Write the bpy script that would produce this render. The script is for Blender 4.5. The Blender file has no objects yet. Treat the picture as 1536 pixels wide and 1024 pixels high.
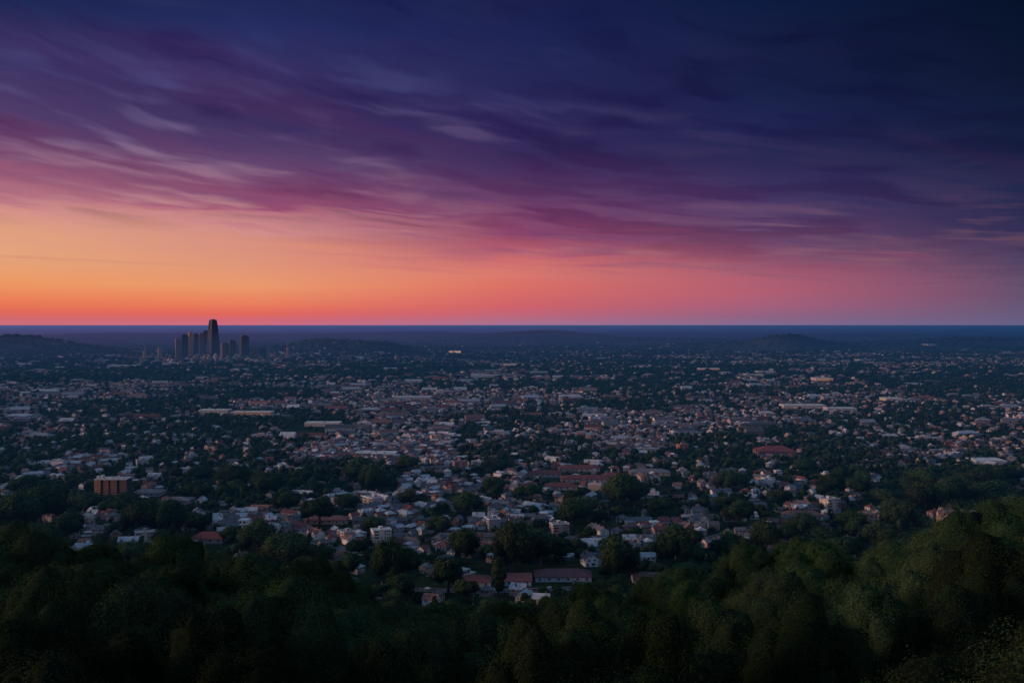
# Dusk over a town on a plain, seen from a wooded hill. Self-contained Blender 4.5 scene.
import bpy, math, random
import numpy as np
# tuned values
LEAF_DARK, LEAF_LIGHT = (.008, .014, .010), (.064, .108, .042)
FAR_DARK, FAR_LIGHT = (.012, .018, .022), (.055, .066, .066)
HAZE_S = 1.0 / 5800.0
HAZE_N, HAZE_L, HAZE_R, HAZE_FL, HAZE_FR = (24, 56, 86), (72, 66, 110), (30, 54, 94), (72, 88, 140), (34, 68, 112)
HIDDEN_CARS = (0, 1, 2, 3, 4, 5, 8, 9, 13, 14, 15, 16, 17, 18, 19, 20, 21, 22, 23)
KEEP_HOUSES = [57,58,64,65,73,74,105,106,120,121,149,152,153,163,164,165,173,175,177,178,188,189,196,205,206,209,211,214,215,217,218,230,231,232,236,237,245,247,248,249,250,251,252,265,266,269,270,272,273,283,284,287,288,290,291,293,294,296,297,298,303,305,307,308,309,310,311,312,314,317,319,327,328,329,332,333,336,337,338,339,340,341,342,343,353,355,357,359,360,362,364,365,366,367,368,369,374,375,376,377,378,379,382,386,387,390,392,393,397,398,401,402,403,405,406,407,417,418,420,421,425,427,428,429,430,433,434,437,439,441,444,445,446,450,451,453,455,456,457,459,460,461,471,472,473,476,479,481,484,485,488,490,492,495,496,497,498,500,501,502,503,505,509,510,515,519,520,521,522,527,528,537,538,543,548,560,561,562,563,571,574,578,580,581,582,584,587,592,599,601,623,624,625,628,632,636,638,643,644,648,652,654,655,656,657,659,660,661,669,670,672,673,674,678,684,689,695,696,704,705,706,707,708,715,716,718,721,725,727,728,734,735,743,747,771,781,790,791,795,796,797,802,805,813,815,819,823,825,831,834,835,837,840,843,845,849,852,857,859,861,863,867,874,876,878,883,884,894,915,930,934,936,947,957,959,963,969,972,974,991,993,994,997,999,1009,1018,1019,1030,1032,1034,1035,1046,1058,1060,1066,1067,1071,1075,1084]
KEEP_TREES = [0,1,2,3,4,5,7,8,9,10,11,12,13,14,15,16,17,18,19,20,21,22,23,24,25,26,27,28,29,30,31,32,33,34,35,36,37,38,39,40,53,72,79,88,95,96,103,112,138,140,141,161,187,192,199,202,212,213,219,233,242,279,299,303,305,316,372,423,425,428,434,503,505,551,560,570,573,574,587,590,596,598,600,607,664,668,684,749,821,838,882,924,947,951,958,979,980,1024,1045,1046,1113,1137,1168,1169,1170,1171,1172,1173,1174,1175,1176,1177,1178,1179,1180,1181,1182,1183,1184,1185,1186,1187,1188,1189,1190,1191,1192,1193,1194,1195,1196,1197,1198,1199,1200,1201,1202,1203,1204,1205,1206,1207,1208,1209,1210,1211,1212,1213,1214,1215,1216,1218,1219,1221,1222,1223,1224,1225,1226,1227,1228,1229,1230,1231,1232,1233,1234,1235,1236,1237,1238,1239,1240,1241,1242,1243,1244,1245,1246,1247,1248,1249,1348,1350,1391,1393,1438,1442,1484,1486,1490,1526,1528,1571,1575,1576,1616,1652,1683,1718,1720,1721,1747,1758,1759,1803,1804,1829,1833,1841,1859,1900,1910,1915,1918,1950,1959,1966,1968,1989,1992,1997,2045,2048,2058,2059,2068,2083,2085,2086,2088,2089,2093,2121,2123,2138,2176,2201,2254,2315,2321,2355,2360,2366,2385,2386,2443,2487,2511,2537,2559,2605,2610,2613,2679,2696,2701,2702,2704,2705,2708,2711,2719,2757,2760,2763,2779,2847,2854,2855,2859,2898,2908,2939,2995,3015,3029,3043,3077,3091,3143,3152,3211,3234,3242,3272,3319,3331,3332,3359,3368,3374,3433,3489,3505,3527,3570,3652,3811,4309]
CAND_H, CAND_T = 420, 160
R = math.radians
scene = bpy.context.scene
COL = scene.collection

# ------------------------------------------------------------------ nodes
def lin(c):
    out = []
    for v in c:
        v = v / 255.0
        out.append(v / 12.92 if v <= 0.04045 else ((v + 0.055) / 1.055) ** 2.4)
    return (out[0], out[1], out[2], 1.0)

class NT:
    """small helper for building node trees"""
    def __init__(s, tree):
        s.t = tree; s.n = tree.nodes; s.l = tree.links
    def new(s, kind, **kw):
        n = s.n.new(kind)
        for k, v in kw.items(): setattr(n, k, v)
        return n
    def link(s, a, b): s.l.new(a, b)
    def put(s, sock, v):
        if isinstance(v, bpy.types.NodeSocket): s.l.new(v, sock)
        else: sock.default_value = v
    def m(s, op, a, b=0.0, c=0.0, clamp=False):
        n = s.new('ShaderNodeMath', operation=op, use_clamp=clamp)
        s.put(n.inputs[0], a); s.put(n.inputs[1], b); s.put(n.inputs[2], c)
        return n.outputs[0]
    def ss(s, x, a, b, lo=0.0, hi=1.0):
        n = s.new('ShaderNodeMapRange', interpolation_type='SMOOTHSTEP', clamp=True)
        s.put(n.inputs[0], x); s.put(n.inputs[1], a); s.put(n.inputs[2], b); s.put(n.inputs[3], lo); s.put(n.inputs[4], hi)
        return n.outputs[0]
    def ls(s, x, a, b, lo=0.0, hi=1.0):
        n = s.new('ShaderNodeMapRange', interpolation_type='LINEAR', clamp=True)
        s.put(n.inputs[0], x); s.put(n.inputs[1], a); s.put(n.inputs[2], b); s.put(n.inputs[3], lo); s.put(n.inputs[4], hi)
        return n.outputs[0]
    def vec(s, x, y, z):
        n = s.new('ShaderNodeCombineXYZ'); s.put(n.inputs[0], x); s.put(n.inputs[1], y); s.put(n.inputs[2], z)
        return n.outputs[0]
    def noise(s, v, scale=1.0, detail=4.0, rough=0.5, dist=0.0, lac=2.0, color=False):
        n = s.new('ShaderNodeTexNoise', noise_dimensions='3D')
        s.put(n.inputs['Vector'], v); s.put(n.inputs['Scale'], scale); s.put(n.inputs['Detail'], detail)
        s.put(n.inputs['Roughness'], rough); s.put(n.inputs['Lacunarity'], lac); s.put(n.inputs['Distortion'], dist)
        return n.outputs['Color'] if color else n.outputs[0]
    def mix(s, f, a, b, blend='MIX'):
        n = s.new('ShaderNodeMix', data_type='RGBA', blend_type=blend)
        s.put(n.inputs[0], f); s.put(n.inputs[6], a); s.put(n.inputs[7], b)
        return n.outputs[2]
    def ramp(s, x, stops, interp='LINEAR'):
        n = s.new('ShaderNodeValToRGB'); r = n.color_ramp; r.interpolation = interp
        stops = sorted(stops)
        while len(r.elements) < len(stops): r.elements.new(0.5)
        for e, (p, c) in zip(r.elements, stops):
            e.position = p; e.color = c
        s.put(n.inputs[0], x)
        return n.outputs[0]

# ------------------------------------------------------------------ sky
SKY = {   # elevation (in 1/1493 of the distance) and colour, at five bearings from left to right
 -27.2: [(0,(200,116,132)),(7,(205,110,118)),(17,(224,110,98)),(32,(234,128,94)),(57,(236,156,106)),(87,(230,165,125)),(112,(226,164,130)),(137,(221,158,136)),(157,(212,148,140)),(180,(184,118,132)),(215,(160,96,122)),(250,(118,68,106)),(290,(92,66,110)),(340,(76,56,102)),(390,(52,48,92)),(440,(34,42,84)),(487,(28,33,74))],
 -14.4: [(0,(203,112,134)),(7,(206,108,122)),(17,(226,108,98)),(32,(233,132,102)),(57,(233,155,114)),(87,(222,150,124)),(117,(214,145,130)),(137,(210,144,140)),(157,(196,128,136)),(175,(152,80,112)),(200,(130,76,112)),(240,(106,72,112)),(290,(70,52,98)),(340,(64,48,94)),(390,(60,52,100)),(440,(44,48,98)),(487,(36,42,88))],
 0.0:   [(0,(160,116,148)),(12,(188,106,128)),(27,(208,102,110)),(57,(221,116,106)),(77,(220,124,114)),(97,(204,110,115)),(120,(164,84,110)),(145,(134,68,106)),(190,(108,66,106)),(220,(84,52,98)),(250,(62,46,92)),(290,(56,43,91)),(340,(46,41,88)),(390,(40,42,88)),(440,(34,37,84)),(487,(28,30,72))],
 14.4:  [(0,(124,106,146)),(12,(140,98,132)),(27,(164,96,125)),(47,(180,95,116)),(67,(174,94,115)),(85,(152,86,112)),(105,(128,78,108)),(125,(104,68,105)),(150,(84,60,102)),(190,(64,51,98)),(240,(44,40,85)),(290,(32,35,80)),(340,(25,32,72)),(390,(23,27,66)),(440,(18,27,64)),(487,(12,27,64))],
 27.2:  [(0,(95,96,136)),(17,(95,86,121)),(37,(94,76,110)),(57,(88,70,105)),(77,(75,62,98)),(107,(60,52,90)),(137,(45,42,82)),(187,(30,36,75)),(240,(22,30,65)),(290,(14,24,58)),(340,(8,17,46)),(390,(3,14,42)),(440,(1,12,38)),(487,(0,10,34))],
}
SUN_AZ, SUN_EL = R(-98.0), R(7.0)      # bearing of the last warm light, left of the view
def build_world():
    w = bpy.data.worlds.new("World"); scene.world = w; w.use_nodes = True
    w.cycles.sampling_method = 'MANUAL'; w.cycles.sample_map_resolution = 512
    T = NT(w.node_tree); T.n.clear()
    tc = T.new('ShaderNodeTexCoord')
    nrm = T.new('ShaderNodeVectorMath', operation='NORMALIZE'); T.link(tc.outputs['Generated'], nrm.inputs[0])
    sx = T.new('ShaderNodeSeparateXYZ'); T.link(nrm.outputs[0], sx.inputs[0])
    x, y, z = sx.outputs
    az = T.m('MULTIPLY', T.m('ARCTAN2', x, y), 57.29578)
    rad = T.m('SQRT', T.m('ADD', T.m('MULTIPLY', x, x), T.m('MULTIPLY', y, y)))
    t = T.m('DIVIDE', z, T.m('MAXIMUM', rad, 1e-4))
    tt = T.m('MULTIPLY', t, 1493.0 / 500.0, clamp=True)
    # cloud plane coordinates, streaks running towards bearing 27 deg
    zc = T.m('ADD', T.m('MAXIMUM', z, 0.0), 0.02)
    px = T.m('DIVIDE', x, zc); py = T.m('DIVIDE', y, zc)
    b = R(44.0)
    al = T.m('ADD', T.m('MULTIPLY', px, math.sin(b)), T.m('MULTIPLY', py, math.cos(b)))
    cr = T.m('SUBTRACT', T.m('MULTIPLY', px, math.cos(b)), T.m('MULTIPLY', py, math.sin(b)))
    wob = T.noise(T.vec(T.m('MULTIPLY', al, 0.22), T.m('MULTIPLY', cr, 0.30), 3.7), 1.0, 4.0, 0.55)
    wob = T.m('SUBTRACT', wob, 0.5)
    crw = T.m('ADD', cr, T.m('MULTIPLY', wob, 2.4))
    broad = T.noise(T.vec(T.m('MULTIPLY', al, 0.20), T.m('MULTIPLY', crw, 0.55), 1.3), 1.0, 3.0, 0.48)
    streak = T.noise(T.vec(T.m('MULTIPLY', al, 0.40), T.m('MULTIPLY', crw, 1.0), 8.1), 1.0, 2.6, 0.45)
    fine = T.noise(T.vec(T.m('MULTIPLY', al, 0.9), T.m('MULTIPLY', crw, 4.0), 5.5), 1.0, 4.0, 0.55)
    # low-lying bars of the deck, in bearing / elevation
    ex = T.m('MULTIPLY', az, 26.0)
    ce = T.m('MULTIPLY', T.m('MAXIMUM', T.m('MULTIPLY', tt, 500.0), 20.0), T.m('ADD', 1.0, T.m('MULTIPLY', ex, 0.00052)))
    lv = T.m('LOGARITHM', T.m('MAXIMUM', ce, 10.0), 2.718282)
    bw = T.noise(T.vec(T.m('MULTIPLY', ex, 0.0042), T.m('MULTIPLY', lv, 3.0), 40.0), 1.0, 3.0, 0.5)
    lw = T.m('ADD', lv, T.m('MULTIPLY', T.m('SUBTRACT', bw, 0.5), 0.22))
    bars = T.noise(T.vec(T.m('MULTIPLY', ex, 0.0052), T.m('MULTIPLY', lw, 8.0), 2.0), 1.0, 3.0, 0.46)
    bars2 = T.noise(T.vec(T.m('MULTIPLY', ex, 0.0085), T.m('MULTIPLY', lw, 16.0), 31.0), 1.0, 2.0, 0.4)
    # the ragged lower rim of the cloud deck: shift the elevation used for the colours a little
    shift = T.m('ADD', T.m('MULTIPLY', T.m('SUBTRACT', broad, 0.5), 0.10), T.m('MULTIPLY', T.m('SUBTRACT', bars, 0.5), 0.22))
    td = T.m('ADD', tt, T.ls(az, -16.0, 16.0, 0.0, 0.13))     # the deck hangs lower on the right
    keep = T.ss(td, 0.16, 0.32)
    tw = T.m('ADD', tt, T.m('MULTIPLY', shift, keep), clamp=True)
    cols = []
    for a in sorted(SKY):
        cols.append((a, T.ramp(tw, [(e / 500.0, lin(c)) for e, c in SKY[a]])))
    base = cols[0][1]
    for (a0, _), (a1, c1) in zip(cols[:-1], cols[1:]):
        base = T.mix(T.ls(az, a0, a1), base, c1)
    # bright streaks lit from below by the glow, strongest at the left
    litc = T.ramp(tt, [(0.10, lin((196,122,124))), (0.18, lin((214,136,126))), (0.28, lin((216,150,142))), (0.40, lin((184,132,146))), (0.52, lin((148,114,146))), (0.68, lin((90,84,132))), (1.0, lin((60,66,116)))])
    side = T.m('ADD', T.m('MULTIPLY', T.ss(az, -22.0, 30.0, 1.0, 0.14), T.ss(tt, 0.26, 0.42, 1.0, 0.0)), T.m('MULTIPLY', T.ss(az, -26.0, 20.0, 1.0, 0.03), T.ss(tt, 0.26, 0.42)))
    band = T.m('MULTIPLY', T.ss(td, 0.22, 0.34), T.ss(tt, 0.56, 0.95, 1.0, 0.30))
    lit = T.m('MULTIPLY', T.ss(T.m('ADD', T.m('ADD', T.m('MULTIPLY', streak, 0.36), T.m('MULTIPLY', fine, 0.04)), T.m('ADD', T.m('MULTIPLY', bars, 0.38), T.m('MULTIPLY', bars2, 0.22))), 0.49, 0.62), T.ss(broad, 0.32, 0.58))
    lit = T.m('MULTIPLY', lit, T.m('MULTIPLY', T.m('MULTIPLY', band, side), 0.78))
    base = T.mix(lit, base, litc)
    # darker, redder bars inside the deck
    dark = T.m('MULTIPLY', T.ss(T.m('ADD', T.m('MULTIPLY', bars, 0.6), T.m('MULTIPLY', broad, 0.4)), 0.52, 0.38), T.ss(td, 0.24, 0.34))
    darkc = T.mix(1.0, base, (0.52, 0.48, 0.70, 1.0), 'MULTIPLY')
    base = T.mix(T.m('MULTIPLY', dark, 0.85), base, darkc)
    red = T.m('MULTIPLY', T.ss(T.noise(T.vec(T.m('MULTIPLY', al, 0.22), T.m('MULTIPLY', crw, 0.9), 21.0), 1.0, 2.0, 0.45), 0.55, 0.68), T.m('MULTIPLY', T.ss(tt, 0.32, 0.46), T.ss(tt, 0.66, 0.92, 1.0, 0.0)))
    base = T.mix(T.m('MULTIPLY', red, T.ss(az, -20, 14.0, 0.24, 0.10)), base, lin((112,46,92)))
    deck = T.m('MULTIPLY', T.ss(tt, 0.30, 0.54), T.ss(az, -30.0, 24.0, 0.95, 0.35))
    base = T.mix(deck, base, T.mix(1.0, base, (0.70, 0.82, 0.92, 1.0), 'MULTIPLY'))
    # thin bars in the clear glow
    thin = T.noise(T.vec(T.m('MULTIPLY', al, 0.16), T.m('MULTIPLY', crw, 0.9), 13.0), 1.0, 4.0, 0.5)
    thin = T.m('MULTIPLY', T.ss(thin, 0.56, 0.70), T.m('MULTIPLY', T.ss(tt, 0.10, 0.17), T.ss(tt, 0.24, 0.32, 1.0, 0.0)))
    base = T.mix(T.m('MULTIPLY', thin, 0.16), base, lin((168,84,110)))
    hs = T.new('ShaderNodeHueSaturation'); hs.inputs['Saturation'].default_value = 1.03; T.link(base, hs.inputs['Color']); base = hs.outputs[0]
    mute = T.m('MULTIPLY', T.ss(az, -10.0, 16.0, 0.0, 0.12), T.ss(tt, 0.30, 0.12))
    base = T.mix(mute, base, lin((140, 104, 122)))
    # out of the frame: open blue twilight overhead and behind
    behind = T.ss(T.m('ABSOLUTE', az), 60.0, 130.0)
    open_ = T.mix(T.ss(tt, 0.0, 1.0), lin((226,172,182)), lin((114,128,162)))
    base = T.mix(T.m('MULTIPLY', behind, T.ss(az, -60, 60, 0.6, 1.0)), base, open_)
    over = T.ss(z, 0.36, 0.75)
    base = T.mix(over, base, lin(OVERHEAD))
    sky = T.new('ShaderNodeTexSky', sky_type='NISHITA', sun_disc=False)
    sky.sun_elevation = SUN_EL; sky.sun_rotation = SUN_AZ % (2 * math.pi); sky.altitude = 200.0
    bg = T.new('ShaderNodeBackground'); T.link(base, bg.inputs[0]); bg.inputs[1].default_value = 1.0
    bg2 = T.new('ShaderNodeBackground'); T.link(sky.outputs[0], bg2.inputs[0]); bg2.inputs[1].default_value = NISHITA
    add = T.new('ShaderNodeAddShader'); T.link(bg.outputs[0], add.inputs[0]); T.link(bg2.outputs[0], add.inputs[1])
    out = T.new('ShaderNodeOutputWorld'); T.link(add.outputs[0], out.inputs[0])
OVERHEAD = (100, 140, 176)
NISHITA = 0.0015
build_world()

# ------------------------------------------------------------------ camera, sun
F = 1493.3                   # focal length in photo pixels (1536 wide)
EYE = 200.0
cam = bpy.data.cameras.new("camera"); cam_o = bpy.data.objects.new("camera", cam); COL.objects.link(cam_o)
cam.sensor_width = 36.0; cam.lens = 35.0; cam.clip_start = 0.5; cam.clip_end = 3.0e6
cam_o.location = (0, 0, EYE); cam_o.rotation_euler = (R(90.0) - math.atan(24.5 / F), 0, 0)
scene.camera = cam_o
scene.view_settings.view_transform = 'Standard'; scene.view_settings.look = 'None'
scene.view_settings.exposure = 0.0; scene.view_settings.gamma = 1.0
sl = bpy.data.lights.new("sun", 'SUN'); sl.energy = 2.5; sl.angle = R(10.0); sl.color = (1.0, 0.62, 0.42)
so = bpy.data.objects.new("sun", sl); COL.objects.link(so)
from mathutils import Vector
_d = Vector((math.sin(SUN_AZ) * math.cos(SUN_EL), math.cos(SUN_AZ) * math.cos(SUN_EL), math.sin(SUN_EL)))
so.rotation_euler = (-_d).to_track_quat('-Z', 'Y').to_euler()

# ------------------------------------------------------------------ small tools
HOR = 487.5
def az_of(px): return math.atan((px - 768.0) / F)
def ground_dist(py): return EYE * F / (py - HOR)            # along the view axis
def spot(px, py):                                           # where a photo row / column meets the plain
    y = ground_dist(py); return ((px - 768.0) / F * y, y)
def to_px(x, y, z):
    return 768.0 + x / y * F, HOR + (EYE - z) / y * F
def lerp(a, b, t): return a + (b - a) * t
def sstep(a, b, v):
    t = np.clip((v - a) / (b - a), 0, 1); return t * t * (3 - 2 * t)

_rs = np.random.RandomState(77)
_LAT = _rs.rand(256, 256)
def vnoise(x, y):
    x = np.asarray(x, float); y = np.asarray(y, float)
    xi = np.floor(x).astype(int); yi = np.floor(y).astype(int)
    fx = x - xi; fy = y - yi; fx = fx * fx * (3 - 2 * fx); fy = fy * fy * (3 - 2 * fy)
    g = lambda i, j: _LAT[i & 255, j & 255]
    a = g(xi, yi) * (1 - fx) + g(xi + 1, yi) * fx
    b = g(xi, yi + 1) * (1 - fx) + g(xi + 1, yi + 1) * fx
    return a * (1 - fy) + b * fy
def fbm(x, y, o=4):
    s = 0; a = 0.5; n = 0
    for k in range(o):
        s = s + a * vnoise(x * 2 ** k + 17.3 * k, y * 2 ** k + 9.1 * k); n += a; a *= 0.5
    return s / n

# ------------------------------------------------------------------ terrain
CREST_PX = [-900, -200, 0, 150, 300, 400, 520, 600, 700, 800, 900, 1000, 1100, 1200, 1300, 1370, 1440, 1536, 1750, 2600]
CREST_DEP = [300, 310, 338, 328, 338, 366, 384, 424, 432, 424, 396, 384, 358, 340, 352, 346, 312, 286, 270, 260]
CREST_D = [280, 280, 280, 290, 300, 310, 320, 340, 350, 345, 330, 330, 320, 310, 300, 290, 265, 250, 240, 240]
HILLS = [  # photo column, distance, half width (columns), half depth, height
 (50, 8000, 80, 700, 88), (-60, 8000, 90, 700, 78), (545, 7600, 75, 600, 72), (470, 7900, 45, 600, 55), (770, 13500, 75, 1500, 88), (850, 14500, 60, 1500, 76),
 (1185, 8800, 40, 700, 66), (1150, 8800, 120, 800, 52), (1480, 10500, 170, 1200, 66), (330, 17500, 260, 2500, 52), (640, 16500, 130, 2000, 60),
 (1330, 17000, 130, 2000, 64), (1000, 12500, 120, 1500, 42), (1000, 20000, 200, 2500, 56), (160, 15000, 160, 2000, 66)]
def terrain(x, y):
    x = np.asarray(x, float); y = np.asarray(y, float)
    d = np.hypot(x, y) + 1e-6
    az = np.clip(np.arctan2(x, y), -1.05, 1.05)
    px = 768.0 + np.tan(az) * F
    dep = np.interp(px, CREST_PX, CREST_DEP); D1 = np.interp(px, CREST_PX, CREST_D)
    cosa = np.cos(az)
    # tree tops are meant to meet the sight line: the ground lies a tree's height below it
    s = np.clip(np.log(np.maximum(d, 55) / 55.0) / np.log(D1 / 55.0), 0, 1)
    dp = 640 + (dep - 640) * s
    zt = EYE - d * cosa * dp / F - 17.0
    near = np.clip(d / 55.0, 0, 1)
    zt = np.where(d < 55, lerp(EYE - 6, EYE - 55 * cosa * 640 / F - 17.0, near), zt)
    zc = EYE - D1 * cosa * dep / F - 17.0
    u = np.clip((d - D1) / (600.0 - D1), 0, 1)
    zf = zc * (1 - u) ** 1.12
    hill = np.where(d < D1, zt, zf)
    bump = (fbm(x / 45.0 + 5, y / 45.0, 3) - 0.5) * 7.0 * sstep(20, 80, d) * (1 - sstep(420, 600, d))
    z = hill + bump
    far = sstep(2600, 6000, d)
    z = z + far * (fbm(x / 900.0, y / 1600.0, 4) - 0.42) * 26.0 * (1 - 0.6 * sstep(30000, 90000, d))
    fp = 768.0 + np.tan(np.clip(np.arctan2(x, y), -1.0, 1.0)) * F
    for (hp, hd, hw, hdep, hh) in HILLS:
        w = np.exp(-((fp - hp) / hw) ** 2 / 1.6 - ((d - hd) / hdep) ** 2)
        z = z + hh * w * (0.86 + 0.28 * fbm(x / 420.0 + hp, y / 700.0, 4)) * (y > 0)
    return z
def tz(x, y): return float(terrain(x, y))

# ------------------------------------------------------------------ object helpers
def mesh_of(name, v, f, smooth=False):
    me = bpy.data.meshes.new(name)
    me.from_pydata([tuple(p) for p in v], [], [tuple(q) for q in f]); me.update()
    if smooth: me.polygons.foreach_set('use_smooth', [True] * len(me.polygons))
    return me
def mesh_np(name, v, f, tone=None, col=None):
    """v (n,3), f (m,k) all faces with the same corner count"""
    me = bpy.data.meshes.new(name); m, k = f.shape
    me.vertices.add(len(v)); me.vertices.foreach_set('co', np.ascontiguousarray(v, dtype=np.float32).ravel())
    me.loops.add(m * k); me.loops.foreach_set('vertex_index', np.ascontiguousarray(f, dtype=np.int32).ravel())
    me.polygons.add(m); me.polygons.foreach_set('loop_start', np.arange(0, m * k, k, dtype=np.int32))
    me.update(calc_edges=True)
    if tone is not None:
        a = me.attributes.new('tone', 'FLOAT', 'FACE'); a.data.foreach_set('value', np.ascontiguousarray(tone, dtype=np.float32))
    if col is not None:
        a = me.attributes.new('tint', 'FLOAT_COLOR', 'FACE'); a.data.foreach_set('color', np.ascontiguousarray(col, dtype=np.float32).ravel())
    return me
def obj(name, me, mat=None, parent=None, color=None):
    o = bpy.data.objects.new(name, me); COL.objects.link(o)
    if mat is not None and me is not None and len(me.materials) == 0: me.materials.append(mat)
    if parent is not None: o.parent = parent
    if color is not None: o.color = (color[0], color[1], color[2], 1.0)
    return o
def tag(o, label=None, cat=None, group=None, kind=None):
    if label: o['label'] = label
    if cat: o['category'] = cat
    if group: o['group'] = group
    if kind: o['kind'] = kind
    return o
def thing(name, loc, rz=0.0, label=None, cat=None, group=None, s=1.0):
    o = bpy.data.objects.new(name, None); COL.objects.link(o)
    o.empty_display_size = 1.0; o.location = loc; o.rotation_euler = (0, 0, rz); o.scale = (s, s, s) if not isinstance(s, tuple) else s
    return tag(o, label, cat, group)

class MB:
    def __init__(s): s.v = []; s.f = []
    def poly(s, pts, faces):
        b = len(s.v); s.v += [tuple(p) for p in pts]; s.f += [tuple(b + i for i in q) for q in faces]; return s
    def box(s, x0, x1, y0, y1, z0, z1):
        return s.poly([(x0,y0,z0),(x1,y0,z0),(x1,y1,z0),(x0,y1,z0),(x0,y0,z1),(x1,y0,z1),(x1,y1,z1),(x0,y1,z1)],
                      [(3,2,1,0),(4,5,6,7),(0,1,5,4),(1,2,6,5),(2,3,7,6),(3,0,4,7)])
    def gable_wall(s, x0, x1, y0, y1, z0, z1, rise, along='x'):
        if along == 'x':
            ym = (y0 + y1) / 2
            return s.poly([(x0,y0,z0),(x1,y0,z0),(x1,y1,z0),(x0,y1,z0),(x0,y0,z1),(x1,y0,z1),(x1,y1,z1),(x0,y1,z1),(x0,ym,z1+rise),(x1,ym,z1+rise)],
                          [(3,2,1,0),(0,1,5,4),(2,3,7,6),(3,0,4,8,7),(1,2,6,9,5),(4,5,9,8),(6,7,8,9)])
        xm = (x0 + x1) / 2
        return s.poly([(x0,y0,z0),(x1,y0,z0),(x1,y1,z0),(x0,y1,z0),(x0,y0,z1),(x1,y0,z1),(x1,y1,z1),(x0,y1,z1),(xm,y0,z1+rise),(xm,y1,z1+rise)],
                      [(3,2,1,0),(0,1,5,8,4),(2,3,7,9,6),(1,2,6,5),(3,0,4,7),(4,8,9,7),(5,6,9,8)])
    def gable_roof(s, x0, x1, y0, y1, z1, rise, along='x', eave=0.5, th=0.28):
        """two sloping slabs that overhang the walls"""
        if along == 'x':
            ym = (y0 + y1) / 2; hw = (y1 - y0) / 2; sl = rise / hw
            for sg in (-1, 1):
                ye = ym + sg * (hw + eave); ze = z1 - sl * eave + 0.03; zr = z1 + rise + 0.03
                a, b = x0 - eave, x1 + eave
                s.poly([(a,ye,ze),(b,ye,ze),(b,ym,zr),(a,ym,zr),(a,ye,ze+th),(b,ye,ze+th),(b,ym,zr+th),(a,ym,zr+th)],
                       [(0,1,2,3),(7,6,5,4),(0,4,5,1),(1,5,6,2),(3,7,4,0)] if sg > 0 else [(3,2,1,0),(4,5,6,7),(1,5,4,0),(2,6,5,1),(0,4,7,3)])
        else:
            xm = (x0 + x1) / 2; hw = (x1 - x0) / 2; sl = rise / hw
            for sg in (-1, 1):
                xe = xm + sg * (hw + eave); ze = z1 - sl * eave + 0.03; zr = z1 + rise + 0.03
                a, b = y0 - eave, y1 + eave
                s.poly([(xe,a,ze),(xe,b,ze),(xm,b,zr),(xm,a,zr),(xe,a,ze+th),(xe,b,ze+th),(xm,b,zr+th),(xm,a,zr+th)],
                       [(3,2,1,0),(4,5,6,7),(1,5,4,0),(2,6,5,1),(0,4,7,3)] if sg > 0 else [(0,1,2,3),(7,6,5,4),(0,4,5,1),(1,5,6,2),(3,7,4,0)])
        return s
    def hip_roof(s, x0, x1, y0, y1, z1, rise, eave=0.5, th=0.25):
        a, b, c, d = x0 - eave, x1 + eave, y0 - eave, y1 + eave
        ym = (c + d) / 2; ins = (d - c) / 2
        if b - a < d - c + 0.2: ins = (b - a) / 2 - 0.1
        return s.poly([(a,c,z1),(b,c,z1),(b,d,z1),(a,d,z1),(a,c,z1+th),(b,c,z1+th),(b,d,z1+th),(a,d,z1+th),(a+ins,ym,z1+rise),(b-ins,ym,z1+rise)],
                      [(3,2,1,0),(0,1,5,4),(1,2,6,5),(2,3,7,6),(3,0,4,7),(4,5,9,8),(5,6,9),(6,7,8,9),(7,4,8)])
    def cyl(s, cx, cy, z0, z1, r0, r1, n=20, cap=True):
        p = [(cx + r0 * math.cos(2*math.pi*k/n), cy + r0 * math.sin(2*math.pi*k/n), z0) for k in range(n)]
        p += [(cx + r1 * math.cos(2*math.pi*k/n), cy + r1 * math.sin(2*math.pi*k/n), z1) for k in range(n)]
        f = [(k, (k+1) % n, n + (k+1) % n, n + k) for k in range(n)]
        if cap: f += [tuple(range(n, 2*n)), tuple(range(n-1, -1, -1))]
        return s.poly(p, f)
    def me(s, name): return mesh_of(name, s.v, s.f)

# ------------------------------------------------------------------ materials
def material(name):
    m = bpy.data.materials.new(name); m.use_nodes = True
    T = NT(m.node_tree); T.n.clear()
    out = T.new('ShaderNodeOutputMaterial'); b = T.new('ShaderNodeBsdfPrincipled'); T.link(b.outputs[0], out.inputs[0])
    b.inputs['Roughness'].default_value = 0.85; b.inputs['Specular IOR Level'].default_value = 0.25
    return m, T, b
def mat_leaf(name, dark, light, rnd=True):
    m, T, b = material(name)
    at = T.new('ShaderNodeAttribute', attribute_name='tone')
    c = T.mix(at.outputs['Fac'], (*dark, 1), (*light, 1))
    if rnd:
        oi = T.new('ShaderNodeObjectInfo')
        c = T.mix(1.0, c, oi.outputs['Color'], 'MULTIPLY')
    else:    # distance haze painted into the leaf colour, greyer and bluer outward
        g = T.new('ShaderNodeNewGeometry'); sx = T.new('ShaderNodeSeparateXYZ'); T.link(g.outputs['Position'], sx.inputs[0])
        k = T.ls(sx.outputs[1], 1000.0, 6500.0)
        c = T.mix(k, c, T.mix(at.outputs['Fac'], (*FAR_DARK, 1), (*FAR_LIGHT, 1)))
    T.link(c, b.inputs['Base Color']); b.inputs['Roughness'].default_value = 0.9; b.inputs['Specular IOR Level'].default_value = 0.03
    return m
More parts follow.
